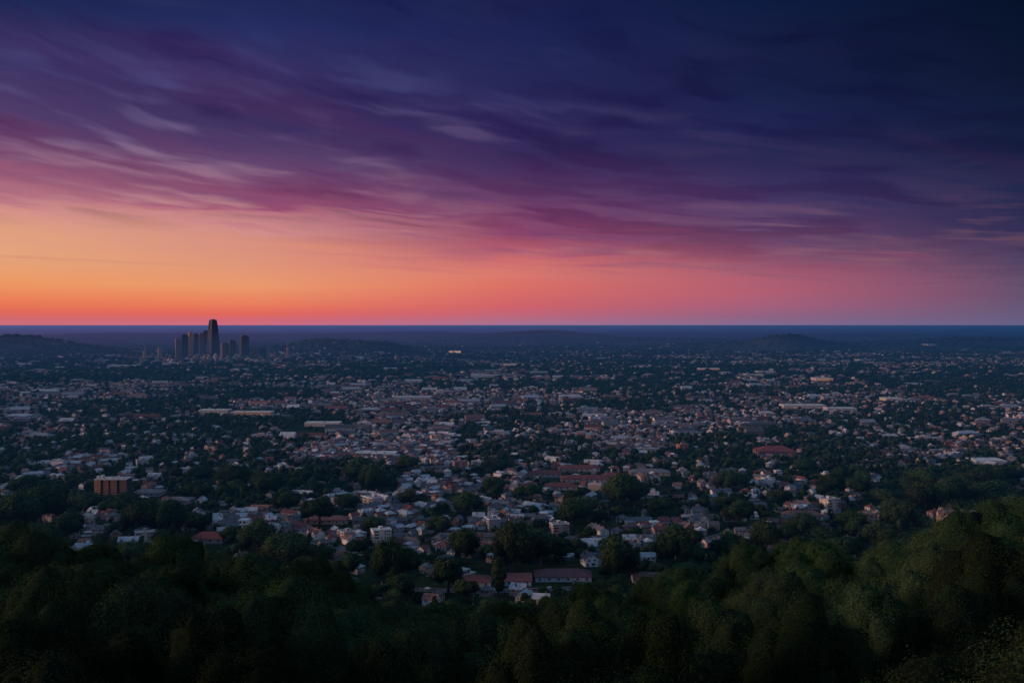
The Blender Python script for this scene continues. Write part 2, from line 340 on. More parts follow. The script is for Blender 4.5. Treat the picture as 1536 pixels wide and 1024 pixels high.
def mat_paint(name, scale, amt, rough=0.85, lines=None):
    """colour of the object itself, stained and weathered; lines = tile courses in z"""
    m, T, b = material(name)
    oi = T.new('ShaderNodeObjectInfo'); tc = T.new('ShaderNodeTexCoord')
    n = T.noise(tc.outputs['Object'], scale, 4.0, 0.6)
    k = T.ss(n, 0.3, 0.7, 1.0 - amt, 1.0 + amt * 0.5)
    if lines:
        sx = T.new('ShaderNodeSeparateXYZ'); T.link(tc.outputs['Object'], sx.inputs[0])
        w = T.m('PINGPONG', T.m('MULTIPLY', sx.outputs[2], lines), 0.5)
        k = T.m('MULTIPLY', k, T.ss(w, 0.0, 0.22, 0.72, 1.0))
    c = T.mix(1.0, oi.outputs['Color'], T.vec(k, k, k), 'MULTIPLY')
    T.link(c, b.inputs['Base Color']); b.inputs['Roughness'].default_value = rough
    return m
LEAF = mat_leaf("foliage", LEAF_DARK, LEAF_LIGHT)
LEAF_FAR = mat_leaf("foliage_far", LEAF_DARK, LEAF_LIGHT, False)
WALL = mat_paint("painted_wall", 0.5, 0.25)
ROOF = mat_paint("roof_tiles", 0.7, 0.35, 0.8, 2.2)
FLAT = mat_paint("flat_roof", 0.25, 0.30, 0.8)
def mat_plain(name, c, rough=0.85, spec=0.25):
    m, T, b = material(name)
    tc = T.new('ShaderNodeTexCoord'); n = T.noise(tc.outputs['Object'], 1.2, 3.0, 0.5)
    k = T.ss(n, 0.3, 0.7, 0.75, 1.15)
    T.link(T.mix(1.0, (*c, 1), T.vec(k, k, k), 'MULTIPLY'), b.inputs['Base Color']); b.inputs['Roughness'].default_value = rough
    b.inputs['Specular IOR Level'].default_value = spec
    return m
GLASS = mat_plain("window_glass", (0.035, 0.04, 0.05), 0.12, 0.6)
DOOR = mat_plain("door_wood", (0.10, 0.06, 0.04), 0.6)
BARK = mat_plain("bark", (0.035, 0.026, 0.020), 0.95)
BRICK = mat_plain("chimney_brick", (0.22, 0.11, 0.08), 0.9)
def mat_tint(name):
    m, T, b = material(name)
    at = T.new('ShaderNodeAttribute', attribute_name='tint')
    g = T.new('ShaderNodeNewGeometry'); n = T.noise(g.outputs['Position'], 0.35, 3.0, 0.6)
    k = T.ss(n, 0.3, 0.7, 0.72, 1.12)
    T.link(T.mix(1.0, at.outputs['Color'], T.vec(k, k, k), 'MULTIPLY'), b.inputs['Base Color'])
    return m
TINT = mat_tint("distant_walls_and_roofs")
def mat_tower():
    m, T, b = material("tower_facade")
    oi = T.new('ShaderNodeObjectInfo'); tc = T.new('ShaderNodeTexCoord')
    sx = T.new('ShaderNodeSeparateXYZ'); T.link(tc.outputs['Object'], sx.inputs[0])
    fl = T.m('PINGPONG', T.m('MULTIPLY', sx.outputs[2], 0.125), 0.5)
    bay = T.m('PINGPONG', T.m('MULTIPLY', T.m('ADD', sx.outputs[0], sx.outputs[1]), 0.09), 0.5)
    k = T.m('MULTIPLY', T.ss(fl, 0.14, 0.26, 1.15, 0.7), T.ss(bay, 0.1, 0.2, 1.2, 0.8))
    T.link(T.mix(1.0, oi.outputs['Color'], T.vec(k, k, k), 'MULTIPLY'), b.inputs['Base Color'])
    b.inputs['Roughness'].default_value = 0.8; b.inputs['Specular IOR Level'].default_value = 0.05
    return m
TOWER = mat_tower()
def mat_ground():
    m, T, b = material("ground_cover")
    g = T.new('ShaderNodeNewGeometry'); sx = T.new('ShaderNodeSeparateXYZ'); T.link(g.outputs['Position'], sx.inputs[0])
    x, y, z = sx.outputs
    p = T.vec(x, y, 0.0)
    n1 = T.noise(p, 0.045, 5.0, 0.6)
    n2 = T.noise(p, 0.006, 4.0, 0.55)
    n3 = T.noise(T.vec(T.m('MULTIPLY', x, 0.0011), T.m('MULTIPLY', y, 0.00030), 2.0), 1.0, 5.0, 0.6)
    c = T.mix(T.ss(n1, 0.35, 0.65), (0.016, 0.024, 0.013, 1), (0.036, 0.045, 0.022, 1))
    c = T.mix(T.m('MULTIPLY', T.ss(n2, 0.55, 0.70), 0.45), c, (0.10, 0.085, 0.07, 1))       # worn yards and paving
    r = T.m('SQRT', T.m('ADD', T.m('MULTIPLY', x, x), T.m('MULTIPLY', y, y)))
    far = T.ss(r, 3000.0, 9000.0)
    fc = T.mix(T.ss(n3, 0.42, 0.66), (0.040, 0.050, 0.070, 1), (0.10, 0.09, 0.10, 1))  # far fields and woods, with distance haze painted into the colour
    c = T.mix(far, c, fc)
    T.link(c, b.inputs['Base Color']); b.inputs['Roughness'].default_value = 1.0; b.inputs['Specular IOR Level'].default_value = 0.0
    return m
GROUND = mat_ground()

# ------------------------------------------------------------------ ground sheet
def build_ground():
    az = np.radians(np.concatenate([np.arange(-180, -60, 10.0), np.arange(-60, -33, 3.0), np.arange(-33, 33.01, 0.35), np.arange(36, 61, 3.0), np.arange(70, 180, 10.0)]))
    rr = [0.0] + list(np.arange(10, 640, 9.0)) + list(np.arange(700, 2600, 150.0))
    d = 2600.0
    while d < 22000: rr.append(d); d *= 1.022
    while d < 2.2e6: rr.append(d); d *= 1.16
    rr = np.array(rr)
    A, D = np.meshgrid(az, rr)
    X = np.sin(A) * D; Y = np.cos(A) * D; Z = terrain(X, Y)
    v = np.stack([X.ravel(), Y.ravel(), Z.ravel()], 1)
    n, k = len(rr), len(az)
    i, j = np.meshgrid(np.arange(n - 1), np.arange(k), indexing='ij'); j2 = (j + 1) % k
    f = np.stack([i * k + j, (i + 1) * k + j, (i + 1) * k + j2, i * k + j2], -1).reshape(-1, 4)
    me = mesh_np("ground", v, f[:, ::-1]); me.polygons.foreach_set('use_smooth', [True] * len(me.polygons))
    tag(obj("ground", me, GROUND), kind='structure')
build_ground()

# ------------------------------------------------------------------ haze: a real low layer of air over the plain (world volume)
def build_haze():
    w = scene.world; T = NT(w.node_tree)
    out = [n for n in T.n if n.type == 'OUTPUT_WORLD'][0]
    g = T.new('ShaderNodeNewGeometry'); sx = T.new('ShaderNodeSeparateXYZ'); T.link(g.outputs['Position'], sx.inputs[0])
    x, y, z = sx.outputs
    r = T.m('SQRT', T.m('ADD', T.m('MULTIPLY', x, x), T.m('MULTIPLY', y, y)))
    dens = T.m('MULTIPLY', T.ss(z, 110.0, 198.0, 1.0, 0.0), T.ss(r, 60000.0, 110000.0, 1.0, 0.0))
    dens = T.m('MULTIPLY', dens, T.m('MULTIPLY', T.ss(r, 200.0, 900.0), HAZE_S))
    side = T.m('DIVIDE', x, T.m('MAXIMUM', r, 1.0))         # the glow side of the valley has the warmer haze
    near = T.ss(r, 2500.0, 9000.0)
    c = T.mix(T.ls(side, -0.46, 0.46), lin(HAZE_L), lin(HAZE_R))
    c = T.mix(near, lin(HAZE_N), c)
    far = T.mix(T.ls(side, -0.46, 0.46), lin(HAZE_FL), lin(HAZE_FR))
    c = T.mix(T.ss(r, 9000.0, 26000.0), c, far)
    ab = T.new('ShaderNodeVolumeAbsorption'); ab.inputs[0].default_value = (0, 0, 0, 1); T.link(dens, ab.inputs[1])
    em = T.new('ShaderNodeEmission'); T.link(c, em.inputs[0]); T.link(dens, em.inputs[1])
    ad = T.new('ShaderNodeAddShader'); T.link(ab.outputs[0], ad.inputs[0]); T.link(em.outputs[0], ad.inputs[1])
    T.link(ad.outputs[0], out.inputs['Volume'])
    w.cycles.volume_step_size = 1500.0; w.cycles.volume_interpolation = 'LINEAR'
    scene.cycles.volume_max_steps = 6; scene.cycles.volume_step_rate = 1.0
build_haze()
scene.cycles.max_bounces = 3; scene.cycles.diffuse_bounces = 2; scene.cycles.glossy_bounces = 1; scene.cycles.transmission_bounces = 1; scene.cycles.transparent_max_bounces = 4

# ------------------------------------------------------------------ trees
def ico(sub):
    t = (1 + 5 ** 0.5) / 2
    v = [(-1,t,0),(1,t,0),(-1,-t,0),(1,-t,0),(0,-1,t),(0,1,t),(0,-1,-t),(0,1,-t),(t,0,-1),(t,0,1),(-t,0,-1),(-t,0,1)]
    f = [(0,11,5),(0,5,1),(0,1,7),(0,7,10),(0,10,11),(1,5,9),(5,11,4),(11,10,2),(10,7,6),(7,1,8),(3,9,4),(3,4,2),(3,2,6),(3,6,8),(3,8,9),(4,9,5),(2,4,11),(6,2,10),(8,6,7),(9,8,1)]
    v = [np.array(p) / np.linalg.norm(p) for p in v]
    for _ in range(sub):
        c = {}; nf = []
        def mid(a, b):
            k = (min(a, b), max(a, b))
            if k not in c:
                p = v[a] + v[b]; v.append(p / np.linalg.norm(p)); c[k] = len(v) - 1
            return c[k]
        for a, b, d in f:
            e, g, h = mid(a, b), mid(b, d), mid(d, a); nf += [(a,e,h),(b,g,e),(d,h,g),(e,g,h)]
        f = nf
    return np.array(v), np.array(f)
ICO = [ico(0), ico(1)]

def crown_arrays(seed, W, H, base, n_lobe, n_leaf, leaf, sub, shape='round'):
    """leaf quads and dark inner cores (as degenerate-free quads) around a cluster of lobes -> v, f(quads), tone"""
    r = np.random.RandomState(seed)
    cz = base + (H - base) * 0.50; rz = (H - base) * 0.5; rw = W / 2
    L = []
    tries = 0
    while len(L) < n_lobe and tries < 4000:
        tries += 1
        d = r.normal(size=3); d /= np.linalg.norm(d)
        if d[2] < -0.55: continue
        q = r.uniform(0.45, 0.80)
        if shape == 'column': w = rw * (1 - 0.55 * max(d[2], 0)) ; p = np.array([d[0] * w * q, d[1] * w * q, cz + d[2] * rz * 0.86]); rad = rw * r.uniform(0.42, 0.62)
        elif shape == 'cone':
            hh = r.rand() ** 1.3; w = rw * (1 - hh) * 0.8; a = r.uniform(0, 6.283)
            p = np.array([math.cos(a) * w, math.sin(a) * w, base + hh * (H - base) * 0.93]); rad = max(0.35 * rw * (1 - hh * 0.75), 0.35)
        else: p = np.array([d[0] * rw * q, d[1] * rw * q, cz + d[2] * rz * q]); rad = rw * r.uniform(0.30, 0.52)
        L.append((p, rad, r.uniform(0.0, 1.0)))
    if shape == 'round': L.append((np.array([0, 0, cz - 0.1 * rz]), min(rw, rz) * 0.66, 0.3))
    P = np.array([l[0] for l in L]); Rr = np.array([l[1] for l in L]); Tn = np.array([l[2] for l in L])
    V = []; Fq = []; tone = []; nb = 0
    # leaves
    wgt = Rr ** 2; li = r.choice(len(L), n_leaf * 3, p=wgt / wgt.sum())
    d = r.normal(size=(n_leaf * 3, 3)); d /= np.linalg.norm(d, axis=1)[:, None]
    rr = r.uniform(0.80, 1.10, n_leaf * 3)
    bumpy = 1 + 0.16 * np.sin(d[:, 0] * 9 + li) * np.sin(d[:, 1] * 9 + 2 * li) + 0.10 * np.sin(d[:, 2] * 15 + li)
    pt = P[li] + d * (Rr[li] * rr * bumpy)[:, None] * np.array([1, 1, 0.92])
    dist = np.linalg.norm(pt[:, None, :] - P[None], axis=2) / Rr[None]
    inside = (dist < 0.78).any(1) | (pt[:, 2] < base * 0.8)
    ok = np.where(~inside)[0][:n_leaf]
    pt = pt[ok]; d = d[ok]; li = li[ok]; n = len(ok)
    nr = d + r.normal(size=(n, 3)) * 0.24 + np.array([0, 0, 0.15]); nr /= np.linalg.norm(nr, axis=1)[:, None]
    t1 = np.cross(nr, r.normal(size=(n, 3))); t1 /= np.linalg.norm(t1, axis=1)[:, None]; t2 = np.cross(nr, t1)
    sz = leaf * r.uniform(0.55, 1.25, n)[:, None]; asp = r.uniform(0.45, 0.8, n)[:, None]
    q = np.stack([pt + t1 * sz * 0.5, pt + t2 * sz * asp * 0.5, pt - t1 * sz * 0.5, pt - t2 * sz * asp * 0.5], 1)
    V.append(q.reshape(-1, 3)); Fq.append(np.arange(4 * n).reshape(n, 4)); nb = 4 * n
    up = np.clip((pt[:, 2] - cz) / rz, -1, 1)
    tone.append(np.clip(0.30 + 0.42 * up + 0.40 * (Tn[li] - 0.5) + r.normal(size=n) * 0.09, 0, 1))  # tone rises with height: lit tops and shaded undersides painted into the leaves
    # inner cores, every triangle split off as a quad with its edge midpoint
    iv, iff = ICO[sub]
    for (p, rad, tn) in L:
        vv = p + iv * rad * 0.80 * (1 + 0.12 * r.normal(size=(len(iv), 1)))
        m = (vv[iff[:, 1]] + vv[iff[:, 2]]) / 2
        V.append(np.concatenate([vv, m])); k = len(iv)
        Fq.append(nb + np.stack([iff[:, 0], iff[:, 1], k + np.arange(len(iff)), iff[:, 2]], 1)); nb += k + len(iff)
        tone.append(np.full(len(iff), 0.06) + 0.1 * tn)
    return np.concatenate(V), np.concatenate(Fq), np.concatenate(tone)

def trunk_mesh(seed, W, H, base):
    r = np.random.RandomState(seed + 500); b = MB()
    def limb(p0, p1, r0, r1, n=7):
        p0 = np.array(p0); p1 = np.array(p1); ax = p1 - p0; ax = ax / np.linalg.norm(ax)
        u = np.cross(ax, [0.3, 0.9, 0.1]); u /= np.linalg.norm(u); w = np.cross(ax, u)
        pts = [tuple(p0 + r0 * (math.cos(6.283 * k / n) * u + math.sin(6.283 * k / n) * w)) for k in range(n)]
        pts += [tuple(p1 + r1 * (math.cos(6.283 * k / n) * u + math.sin(6.283 * k / n) * w)) for k in range(n)]
        b.poly(pts, [(k, (k + 1) % n, n + (k + 1) % n, n + k) for k in range(n)] + [tuple(range(n, 2 * n))])
    rt = 0.028 * H; fork = base + (H - base) * 0.18
    limb((0, 0, -1.5), (0.1, 0, 0.4), rt * 1.5, rt * 1.05); limb((0.1, 0, 0.4), (0.2, 0.1, fork), rt * 1.05, rt * 0.75)
    limb((0.2, 0.1, fork), (0.1, 0.0, H * 0.8), rt * 0.7, rt * 0.2)
    for k in range(6):
        a = 6.283 * k / 6 + r.uniform(-0.4, 0.4); q = r.uniform(0.5, 0.75)
        limb((0.2, 0.1, fork - 0.4), (math.cos(a) * W / 2 * q, math.sin(a) * W / 2 * q, base + (H - base) * r.uniform(0.4, 0.75)), rt * 0.5, rt * 0.14, 5)
    return b.me("trunk")

# kind, width, height, crown base, shape, lobes
TREE_KINDS = [
 ('broad', 15.5, 13.0, 2.6, 'round', 15), ('broad', 17.0, 12.5, 2.4, 'round', 19), ('rounded', 12.0, 11.5, 2.2, 'round', 11), ('rounded', 13.5, 13.0, 2.4, 'round', 13),
 ('tall', 9.5, 15.0, 2.4, 'round', 18), ('slender', 6.0, 16.0, 1.6, 'column', 16), ('spreading', 20.0, 12.5, 3.0, 'round', 22), ('pointed', 7.5, 15.5, 1.2, 'cone', 40)]
NEAR = []; MID = []; LOW = []; FAR = []
for i, (kn, W, H, base, shp, nl) in enumerate(TREE_KINDS):
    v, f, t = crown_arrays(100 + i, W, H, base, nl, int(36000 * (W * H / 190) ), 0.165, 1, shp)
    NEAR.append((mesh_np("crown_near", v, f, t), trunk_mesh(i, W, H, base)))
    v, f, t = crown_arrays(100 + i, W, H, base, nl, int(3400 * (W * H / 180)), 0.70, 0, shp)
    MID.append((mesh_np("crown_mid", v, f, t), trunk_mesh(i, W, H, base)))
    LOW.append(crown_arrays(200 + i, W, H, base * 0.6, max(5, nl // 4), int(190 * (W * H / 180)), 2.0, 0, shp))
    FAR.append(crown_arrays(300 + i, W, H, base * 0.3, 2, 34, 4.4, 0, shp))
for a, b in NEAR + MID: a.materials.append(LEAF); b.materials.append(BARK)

# ------------------------------------------------------------------ house kinds
WALLS = [('white', (.70,.66,.66), 4), ('cream', (.52,.45,.42), 3), ('pale pink', (.46,.34,.31), 4), ('tan', (.36,.28,.26), 2), ('light grey', (.32,.31,.33), 3), ('brick red', (.30,.14,.10), 1), ('blue-grey', (.36,.40,.46), 1)]
ROOFS = [('slate grey', (.13,.13,.15), 4), ('brown', (.165,.12,.125), 3), ('maroon', (.20,.065,.06), 3), ('pale grey', (.46,.46,.50), 5), ('terracotta', (.28,.125,.10), 1)]
FLATS = [('white', (.68,.68,.69), 3), ('pale grey', (.42,.42,.44), 3), ('grey', (.24,.24,.26), 2)]
def pick(r, table):
    w = np.array([t[2] for t in table], float); return table[r.choice(len(table), p=w / w.sum())]

class Proto:
    """one kind of building: list of (part name, mesh, material key, parent index)"""
    def __init__(s, desc, kind, cat, half): s.desc = desc; s.kind = kind; s.cat = cat; s.half = half; s.parts = []
    def add(s, name, mb, mat, parent=-1):
        me = mb.me(name); me.materials.append({'wall': WALL, 'roof': ROOF, 'flat': FLAT, 'glass': GLASS, 'door': DOOR, 'brick': BRICK, 'tower': TOWER}[mat])
        s.parts.append((name, me, mat, parent)); return len(s.parts) - 1
    def windows(s, xs, zs, y, w=1.2, h=1.3, side='front', parent=-1):
        for z in zs:
            for x in xs:
                b = MB()
                if side == 'front': b.box(x - w/2, x + w/2, y - 0.05, y + 0.08, z, z + h)
                elif side == 'back': b.box(x - w/2, x + w/2, y - 0.08, y + 0.05, z, z + h)
                elif side == 'left': b.box(y - 0.05, y + 0.08, x - w/2, x + w/2, z, z + h)
                else: b.box(y - 0.08, y + 0.05, x - w/2, x + w/2, z, z + h)
                s.add('window', b, 'glass', parent)
def protos():
    P = []
    p = Proto('side-gabled house', 'gabled_house', 'house', 6.5)
    p.add('wall', MB().gable_wall(-5.5, 5.5, -4, 4, -1, 5.4, 2.6), 'wall'); r = p.add('roof', MB().gable_roof(-5.5, 5.5, -4, 4, 5.4, 2.6), 'roof')
    p.add('chimney', MB().box(2.6, 3.5, 0.2, 1.1, 6.8, 9.2), 'brick', r); p.add('door', MB().box(-0.6, 0.6, -4.07, -3.9, 0, 2.2), 'door')
    p.windows((-3.6, 3.4), (0.9,), -4, 1.5); p.windows((-3.6, 0, 3.4), (3.5,), -4); p.windows((-1.8, 1.8), (3.5,), -5.5, side='left')
    P.append(p)
    p = Proto('front-gabled house', 'gabled_house', 'house', 6.0)
    p.add('wall', MB().gable_wall(-4.2, 4.2, -5.5, 5.5, -1, 5.2, 3.2, 'y').box(4.2, 7.4, -4.2, 3.0, -1, 2.7), 'wall')
    r = p.add('roof', MB().gable_roof(-4.2, 4.2, -5.5, 5.5, 5.2, 3.2, 'y').box(4.25, 7.7, -4.5, 3.3, 2.72, 2.98), 'roof')
    p.add('chimney', MB().box(-2.8, -2.0, 1, 1.9, 6.2, 9.0), 'brick', r); p.add('door', MB().box(-3.2, -2.1, -5.57, -5.4, 0, 2.2), 'door')
    p.add('door', MB().box(4.7, 6.9, -4.27, -4.1, 0, 2.2), 'wall')
    p.windows((1.2,), (0.8,), -5.5, 2.2, 1.5); p.windows((-1.9, 1.9), (3.4,), -5.5); p.windows((0,), (6.0,), -5.5, 0.9, 1.0); p.windows((-3, 2.5), (3.4,), -4.2, side='left')
    P.append(p)
    p = Proto('bungalow', 'bungalow', 'house', 7.5)
    p.add('wall', MB().box(-7, 7, -3.5, 4.5, -1, 3.0).gable_wall(1.5, 6.2, -6.2, -3.5, -1, 3.0, 1.6, 'y'), 'wall')
    r = p.add('roof', MB().hip_roof(-7, 7, -3.5, 4.5, 3.0, 2.5).gable_roof(1.5, 6.2, -6.2, -0.6, 3.05, 1.7, 'y'), 'roof')
    p.add('chimney', MB().box(-3.4, -2.5, 0.9, 1.7, 4.4, 6.6), 'brick', r); p.add('door', MB().box(-0.8, 0.3, -3.57, -3.4, 0, 2.1), 'door')
    p.windows((-5.2, -2.8), (0.9,), -3.5, 1.5); p.windows((3.85,), (0.8,), -6.2, 2.4, 1.4); p.windows((-1.5, 2), (0.9,), -7, side='left')
    P.append(p)
    p = Proto('boxy flat-roofed house', 'flat_roofed_house', 'house', 7.0)
    p.add('wall', MB().box(-6.5, 6.5, -4.5, 4.5, -1, 3.2).box(-5.8, 1.8, -3.2, 4.2, 3.2, 6.3), 'wall')
    p.add('roof', MB().box(1.83, 6.8, -4.8, 4.8, 3.22, 3.5).box(-6.8, 1.82, -4.8, -3.23, 3.22, 3.5).box(-6.1, 2.1, -3.5, 4.5, 6.32, 6.65), 'flat')
    p.add('door', MB().box(2.4, 3.5, -4.57, -4.4, 0, 2.2), 'door')
    p.windows((-3.6, 0.2), (0.6,), -4.5, 2.6, 1.9); p.windows((-3.9, -0.6), (4.0,), -3.2, 2.0, 1.5); p.windows((-0.5, 2.4), (4.0,), -5.8, 1.4, 1.4, 'left'); p.windows((5.2,), (0.9,), -4.5, 1.2, 1.4)
    P.append(p)
    p = Proto('twin-gabled house', 'twin_gabled_house', 'house', 8.5)
    p.add('wall', MB().gable_wall(-8, 8, -4, 5, -1, 6.0, 3.0).gable_wall(-7.2, -2.4, -6, -4, -1, 6.0, 2.6, 'y').gable_wall(2.4, 7.2, -6, -4, -1, 6.0, 2.6, 'y'), 'wall')
    r = p.add('roof', MB().gable_roof(-8, 8, -4, 5, 6.0, 3.0).gable_roof(-7.2, -2.4, -6, 0.2, 6.06, 2.62, 'y').gable_roof(2.4, 7.2, -6, 0.2, 6.06, 2.62, 'y'), 'roof')
    p.add('chimney', MB().box(-0.5, 0.5, 0.2, 1.2, 7.6, 10.6), 'brick', r); p.add('chimney', MB().box(6.4, 7.3, 1.2, 2.1, 7.4, 10.2), 'brick', r)
    p.add('door', MB().box(-0.7, 0.7, -4.07, -3.9, 0, 2.4), 'door')
    p.windows((-4.8, 4.8), (0.8, 3.8), -6, 2.2, 1.6); p.windows((-1.4, 1.4), (3.8,), -4); p.windows((-4.8, 4.8), (6.4,), -6, 0.9, 1.0); p.windows((-2, 2.4), (0.9, 3.8), -8, side='left')
    P.append(p)
    p = Proto('terrace', 'terraced_house', 'house', 11.5)
    p.add('wall', MB().gable_wall(-11, 11, -4.2, 4.2, -1, 6.0, 2.4).box(-11.1, -7.0, -5.2, -4.2, -1, 3.0).box(-0.2, 3.4, -5.2, -4.2, -1, 3.0), 'wall')
    r = p.add('roof', MB().gable_roof(-11, 11, -4.2, 4.2, 6.0, 2.4).box(-11.3, -6.8, -5.4, -4.6, 3.02, 3.2).box(-0.4, 3.6, -5.4, -4.6, 3.02, 3.2), 'roof')
    for cx in (-7, 0, 7): p.add('chimney', MB().box(cx - 0.5, cx + 0.5, 0.3, 1.2, 7.4, 9.6), 'brick', r)
    for dx in (-5.4, 5.0, 8.6): p.add('door', MB().box(dx - 0.5, dx + 0.5, -4.27, -4.1, 0, 2.1), 'door')
    p.windows((-9, -5.5, -2, 1.6, 5, 8.6), (3.7,), -4.2, 1.4, 1.4); p.windows((-9, 1.6), (0.9,), -5.2, 2.0, 1.4); p.windows((-1.8, 1.8), (3.6,), -11, side='left')
    P.append(p)
    p = Proto('apartment block', 'apartment_block', 'apartment block', 10.0)
    p.add('wall', MB().box(-9, 9, -6, 6, -1, 11.6).box(-1.6, 1.6, 0, 4, 11.6, 13.8), 'wall')
    p.add('roof', MB().box(-9.25, 9.25, -6.25, -5.9, 11.3, 12.2).box(-9.25, 9.25, 5.9, 6.25, 11.3, 12.2).box(-9.25, -8.9, -5.88, 5.88, 11.3, 12.2).box(8.9, 9.25, -5.88, 5.88, 11.3, 12.2).box(-1.9, 1.9, -0.3, 4.3, 13.82, 14.1), 'flat')
    for z in (2.9, 5.8, 8.7): p.add('balcony', MB().box(-8.6, -2.4, -7.2, -6.02, z, z + 1.0), 'wall')
    p.windows((3.0, 5.2, 7.4), (0.9, 3.8, 6.7, 9.4), -6, 1.3, 1.4); p.windows((-5.5,), (3.9, 6.8, 9.6), -6, 4.2, 1.3); p.windows((-3, 3), (0.9, 3.8, 6.7, 9.4), -9, 1.2, 1.4, 'left')
    p.add('door', MB().box(-0.8, 0.8, -6.07, -5.9, 0, 2.3), 'door')
    P.append(p)
    p = Proto('hip-roofed house', 'hipped_house', 'house', 5.5)
    p.add('wall', MB().box(-4.6, 4.6, -4.2, 4.2, -1, 5.3).box(-1.5, 1.5, -5.4, -4.2, -1, 2.8), 'wall')
    r = p.add('roof', MB().hip_roof(-4.6, 4.6, -4.2, 4.2, 5.3, 3.0, 0.6).box(-1.8, 1.8, -5.7, -4.75, 2.82, 3.05), 'roof')
    p.add('chimney', MB().box(1.6, 2.4, 0.6, 1.4, 6.4, 9.0), 'brick', r); p.add('door', MB().box(-0.5, 0.5, -5.47, -5.3, 0, 2.1), 'door')
    p.windows((-3, 3), (0.9, 3.5), -4.2); p.windows((0,), (3.6,), -4.2, 1.0, 1.2); p.windows((-1.8, 1.8), (3.5,), -4.6, side='left')
    P.append(p)
    return P
PROTO = protos()
PROTO_W = np.array([5, 4, 5.5, 2.2, 2, 2, .7, 4.5], float); PROTO_W /= PROTO_W.sum()

def build_house(proto, loc, rz, wall, roof, detail=2, s=1.0, label=None, group=None, name=None):
    t = thing(name or proto.kind, loc, rz, label, proto.cat, group, s)
    made = []
    for (nm, me, mat, par) in proto.parts:
        if detail < 2 and nm in ('window', 'door', 'balcony') : made.append(None); continue
        if detail < 1 and nm == 'chimney': made.append(None); continue
        c = {'wall': wall, 'roof': roof, 'flat': roof}.get(mat, (1, 1, 1))
        if nm == 'door' and mat == 'wall': c = tuple(0.6 * v for v in wall)
        made.append(obj(nm, me, None, t if par < 0 else made[par], c))
    return t

# ------------------------------------------------------------------ where the town is built up
CLUSTERS = [  # photo column, row, half width, half height, weight
 (335,775,40,16,.9),(400,776,45,14,.9),(470,770,40,14,.8),(520,805,60,22,1.2),(640,815,80,24,1.2),(700,835,40,16,1.0),(560,760,60,24,.8),(650,735,70,22,.8),
 (680,690,60,18,.9),(760,780,50,22,.9),(860,790,90,16,1.1),(960,795,70,18,1.0),(1070,795,90,26,1.6),(1140,800,60,22,1.4),(990,815,60,20,1.2),(900,720,110,28,1.0),(850,690,100,20,1.0),
 (1110,735,70,28,.9),(1200,745,55,26,1.0),(1240,770,40,18,.8),(1300,772,28,10,.8),(1430,778,45,12,.7),(890,832,40,18,.9),(975,828,40,14,.8),(650,892,60,18,.9),(870,880,50,14,.8),
 (170,795,60,18,.6),(240,745,60,14,.6),(120,700,90,24,.5),(330,700,100,26,.6),(60,660,90,20,.45),(250,670,120,20,.5),(480,690,70,20,.6),(540,655,120,20,.7),(760,650,160,22,.9),(960,645,160,26,1.0),(1180,650,130,26,.8),(1380,680,120,26,.45),
 (1260,610,140,18,.7),(650,615,160,16,.6),(350,620,120,16,.5),(1000,600,200,16,.6),(1330,830,60,12,.5),(1400,810,60,14,.5),(730,875,120,18,.7),(430,840,60,14,.6),(560,862,80,18,.8),(500,845,50,14,.7),(640,868,60,16,.7),(1240,850,40,10,.4),(300,810,50,10,.5)]
def built_up(x, y):
    """share of house plots, 0..1, at a place on the plain"""
    px = 768.0 + x / y * F; py = HOR + EYE * F / y
    d = np.zeros_like(px)
    for (cx, cy, rx, ry, w) in CLUSTERS:
        d = np.maximum(d, w * np.exp(-(((px - cx) / rx) ** 2 + ((py - cy) / ry) ** 2) * 0.9))
    n = fbm(x / lerp(230.0, 520.0, sstep(1800, 4000, y)) + 40, y / 420.0 + 3, 4)
    far = sstep(1500, 2600, y)
    base = lerp(0.27, 0.22, far) + 0.10 * (1 - sstep(900, 1150, y))
    woods = 1.0 - 0.45 * sstep(1150, 1500, px) * (1 - far) - 0.16 * sstep(450, 100, px) * (1 - sstep(1800, 3500, y)) 
    v = (d * lerp(1.15, 0.48, sstep(1000, 1700, y)) + base) * (0.35 + 1.5 * sstep(0.40, 0.64, n)) * woods
    return np.clip(v, 0.0, 0.80)

LANDMARK_RECTS = []      # (px0, px1, py_top, py_base, distance) kept clear of trees in front
def clear_of(x, y, w, h):
    """tallest tree height allowed at a spot so that no landmark is hidden"""
    px, pb = to_px(x, y, 0.0); hw = w / 2 / y * F
    for (a, b, t, base, dist) in LANDMARK_RECTS:
        if y < dist - 2 and px + hw > a and px - hw < b and pb > base - 2:
            h = min(h, max(0.0, (pb - base + 1) / F * y))
    return h
BLOCKED = []             # (x, y, radius) plots already taken
def blocked(x, y, r):
    for (bx, by, br) in BLOCKED:
        if abs(x - bx) < br + r and (x - bx) ** 2 + (y - by) ** 2 < (br + r) ** 2: return True
    return False

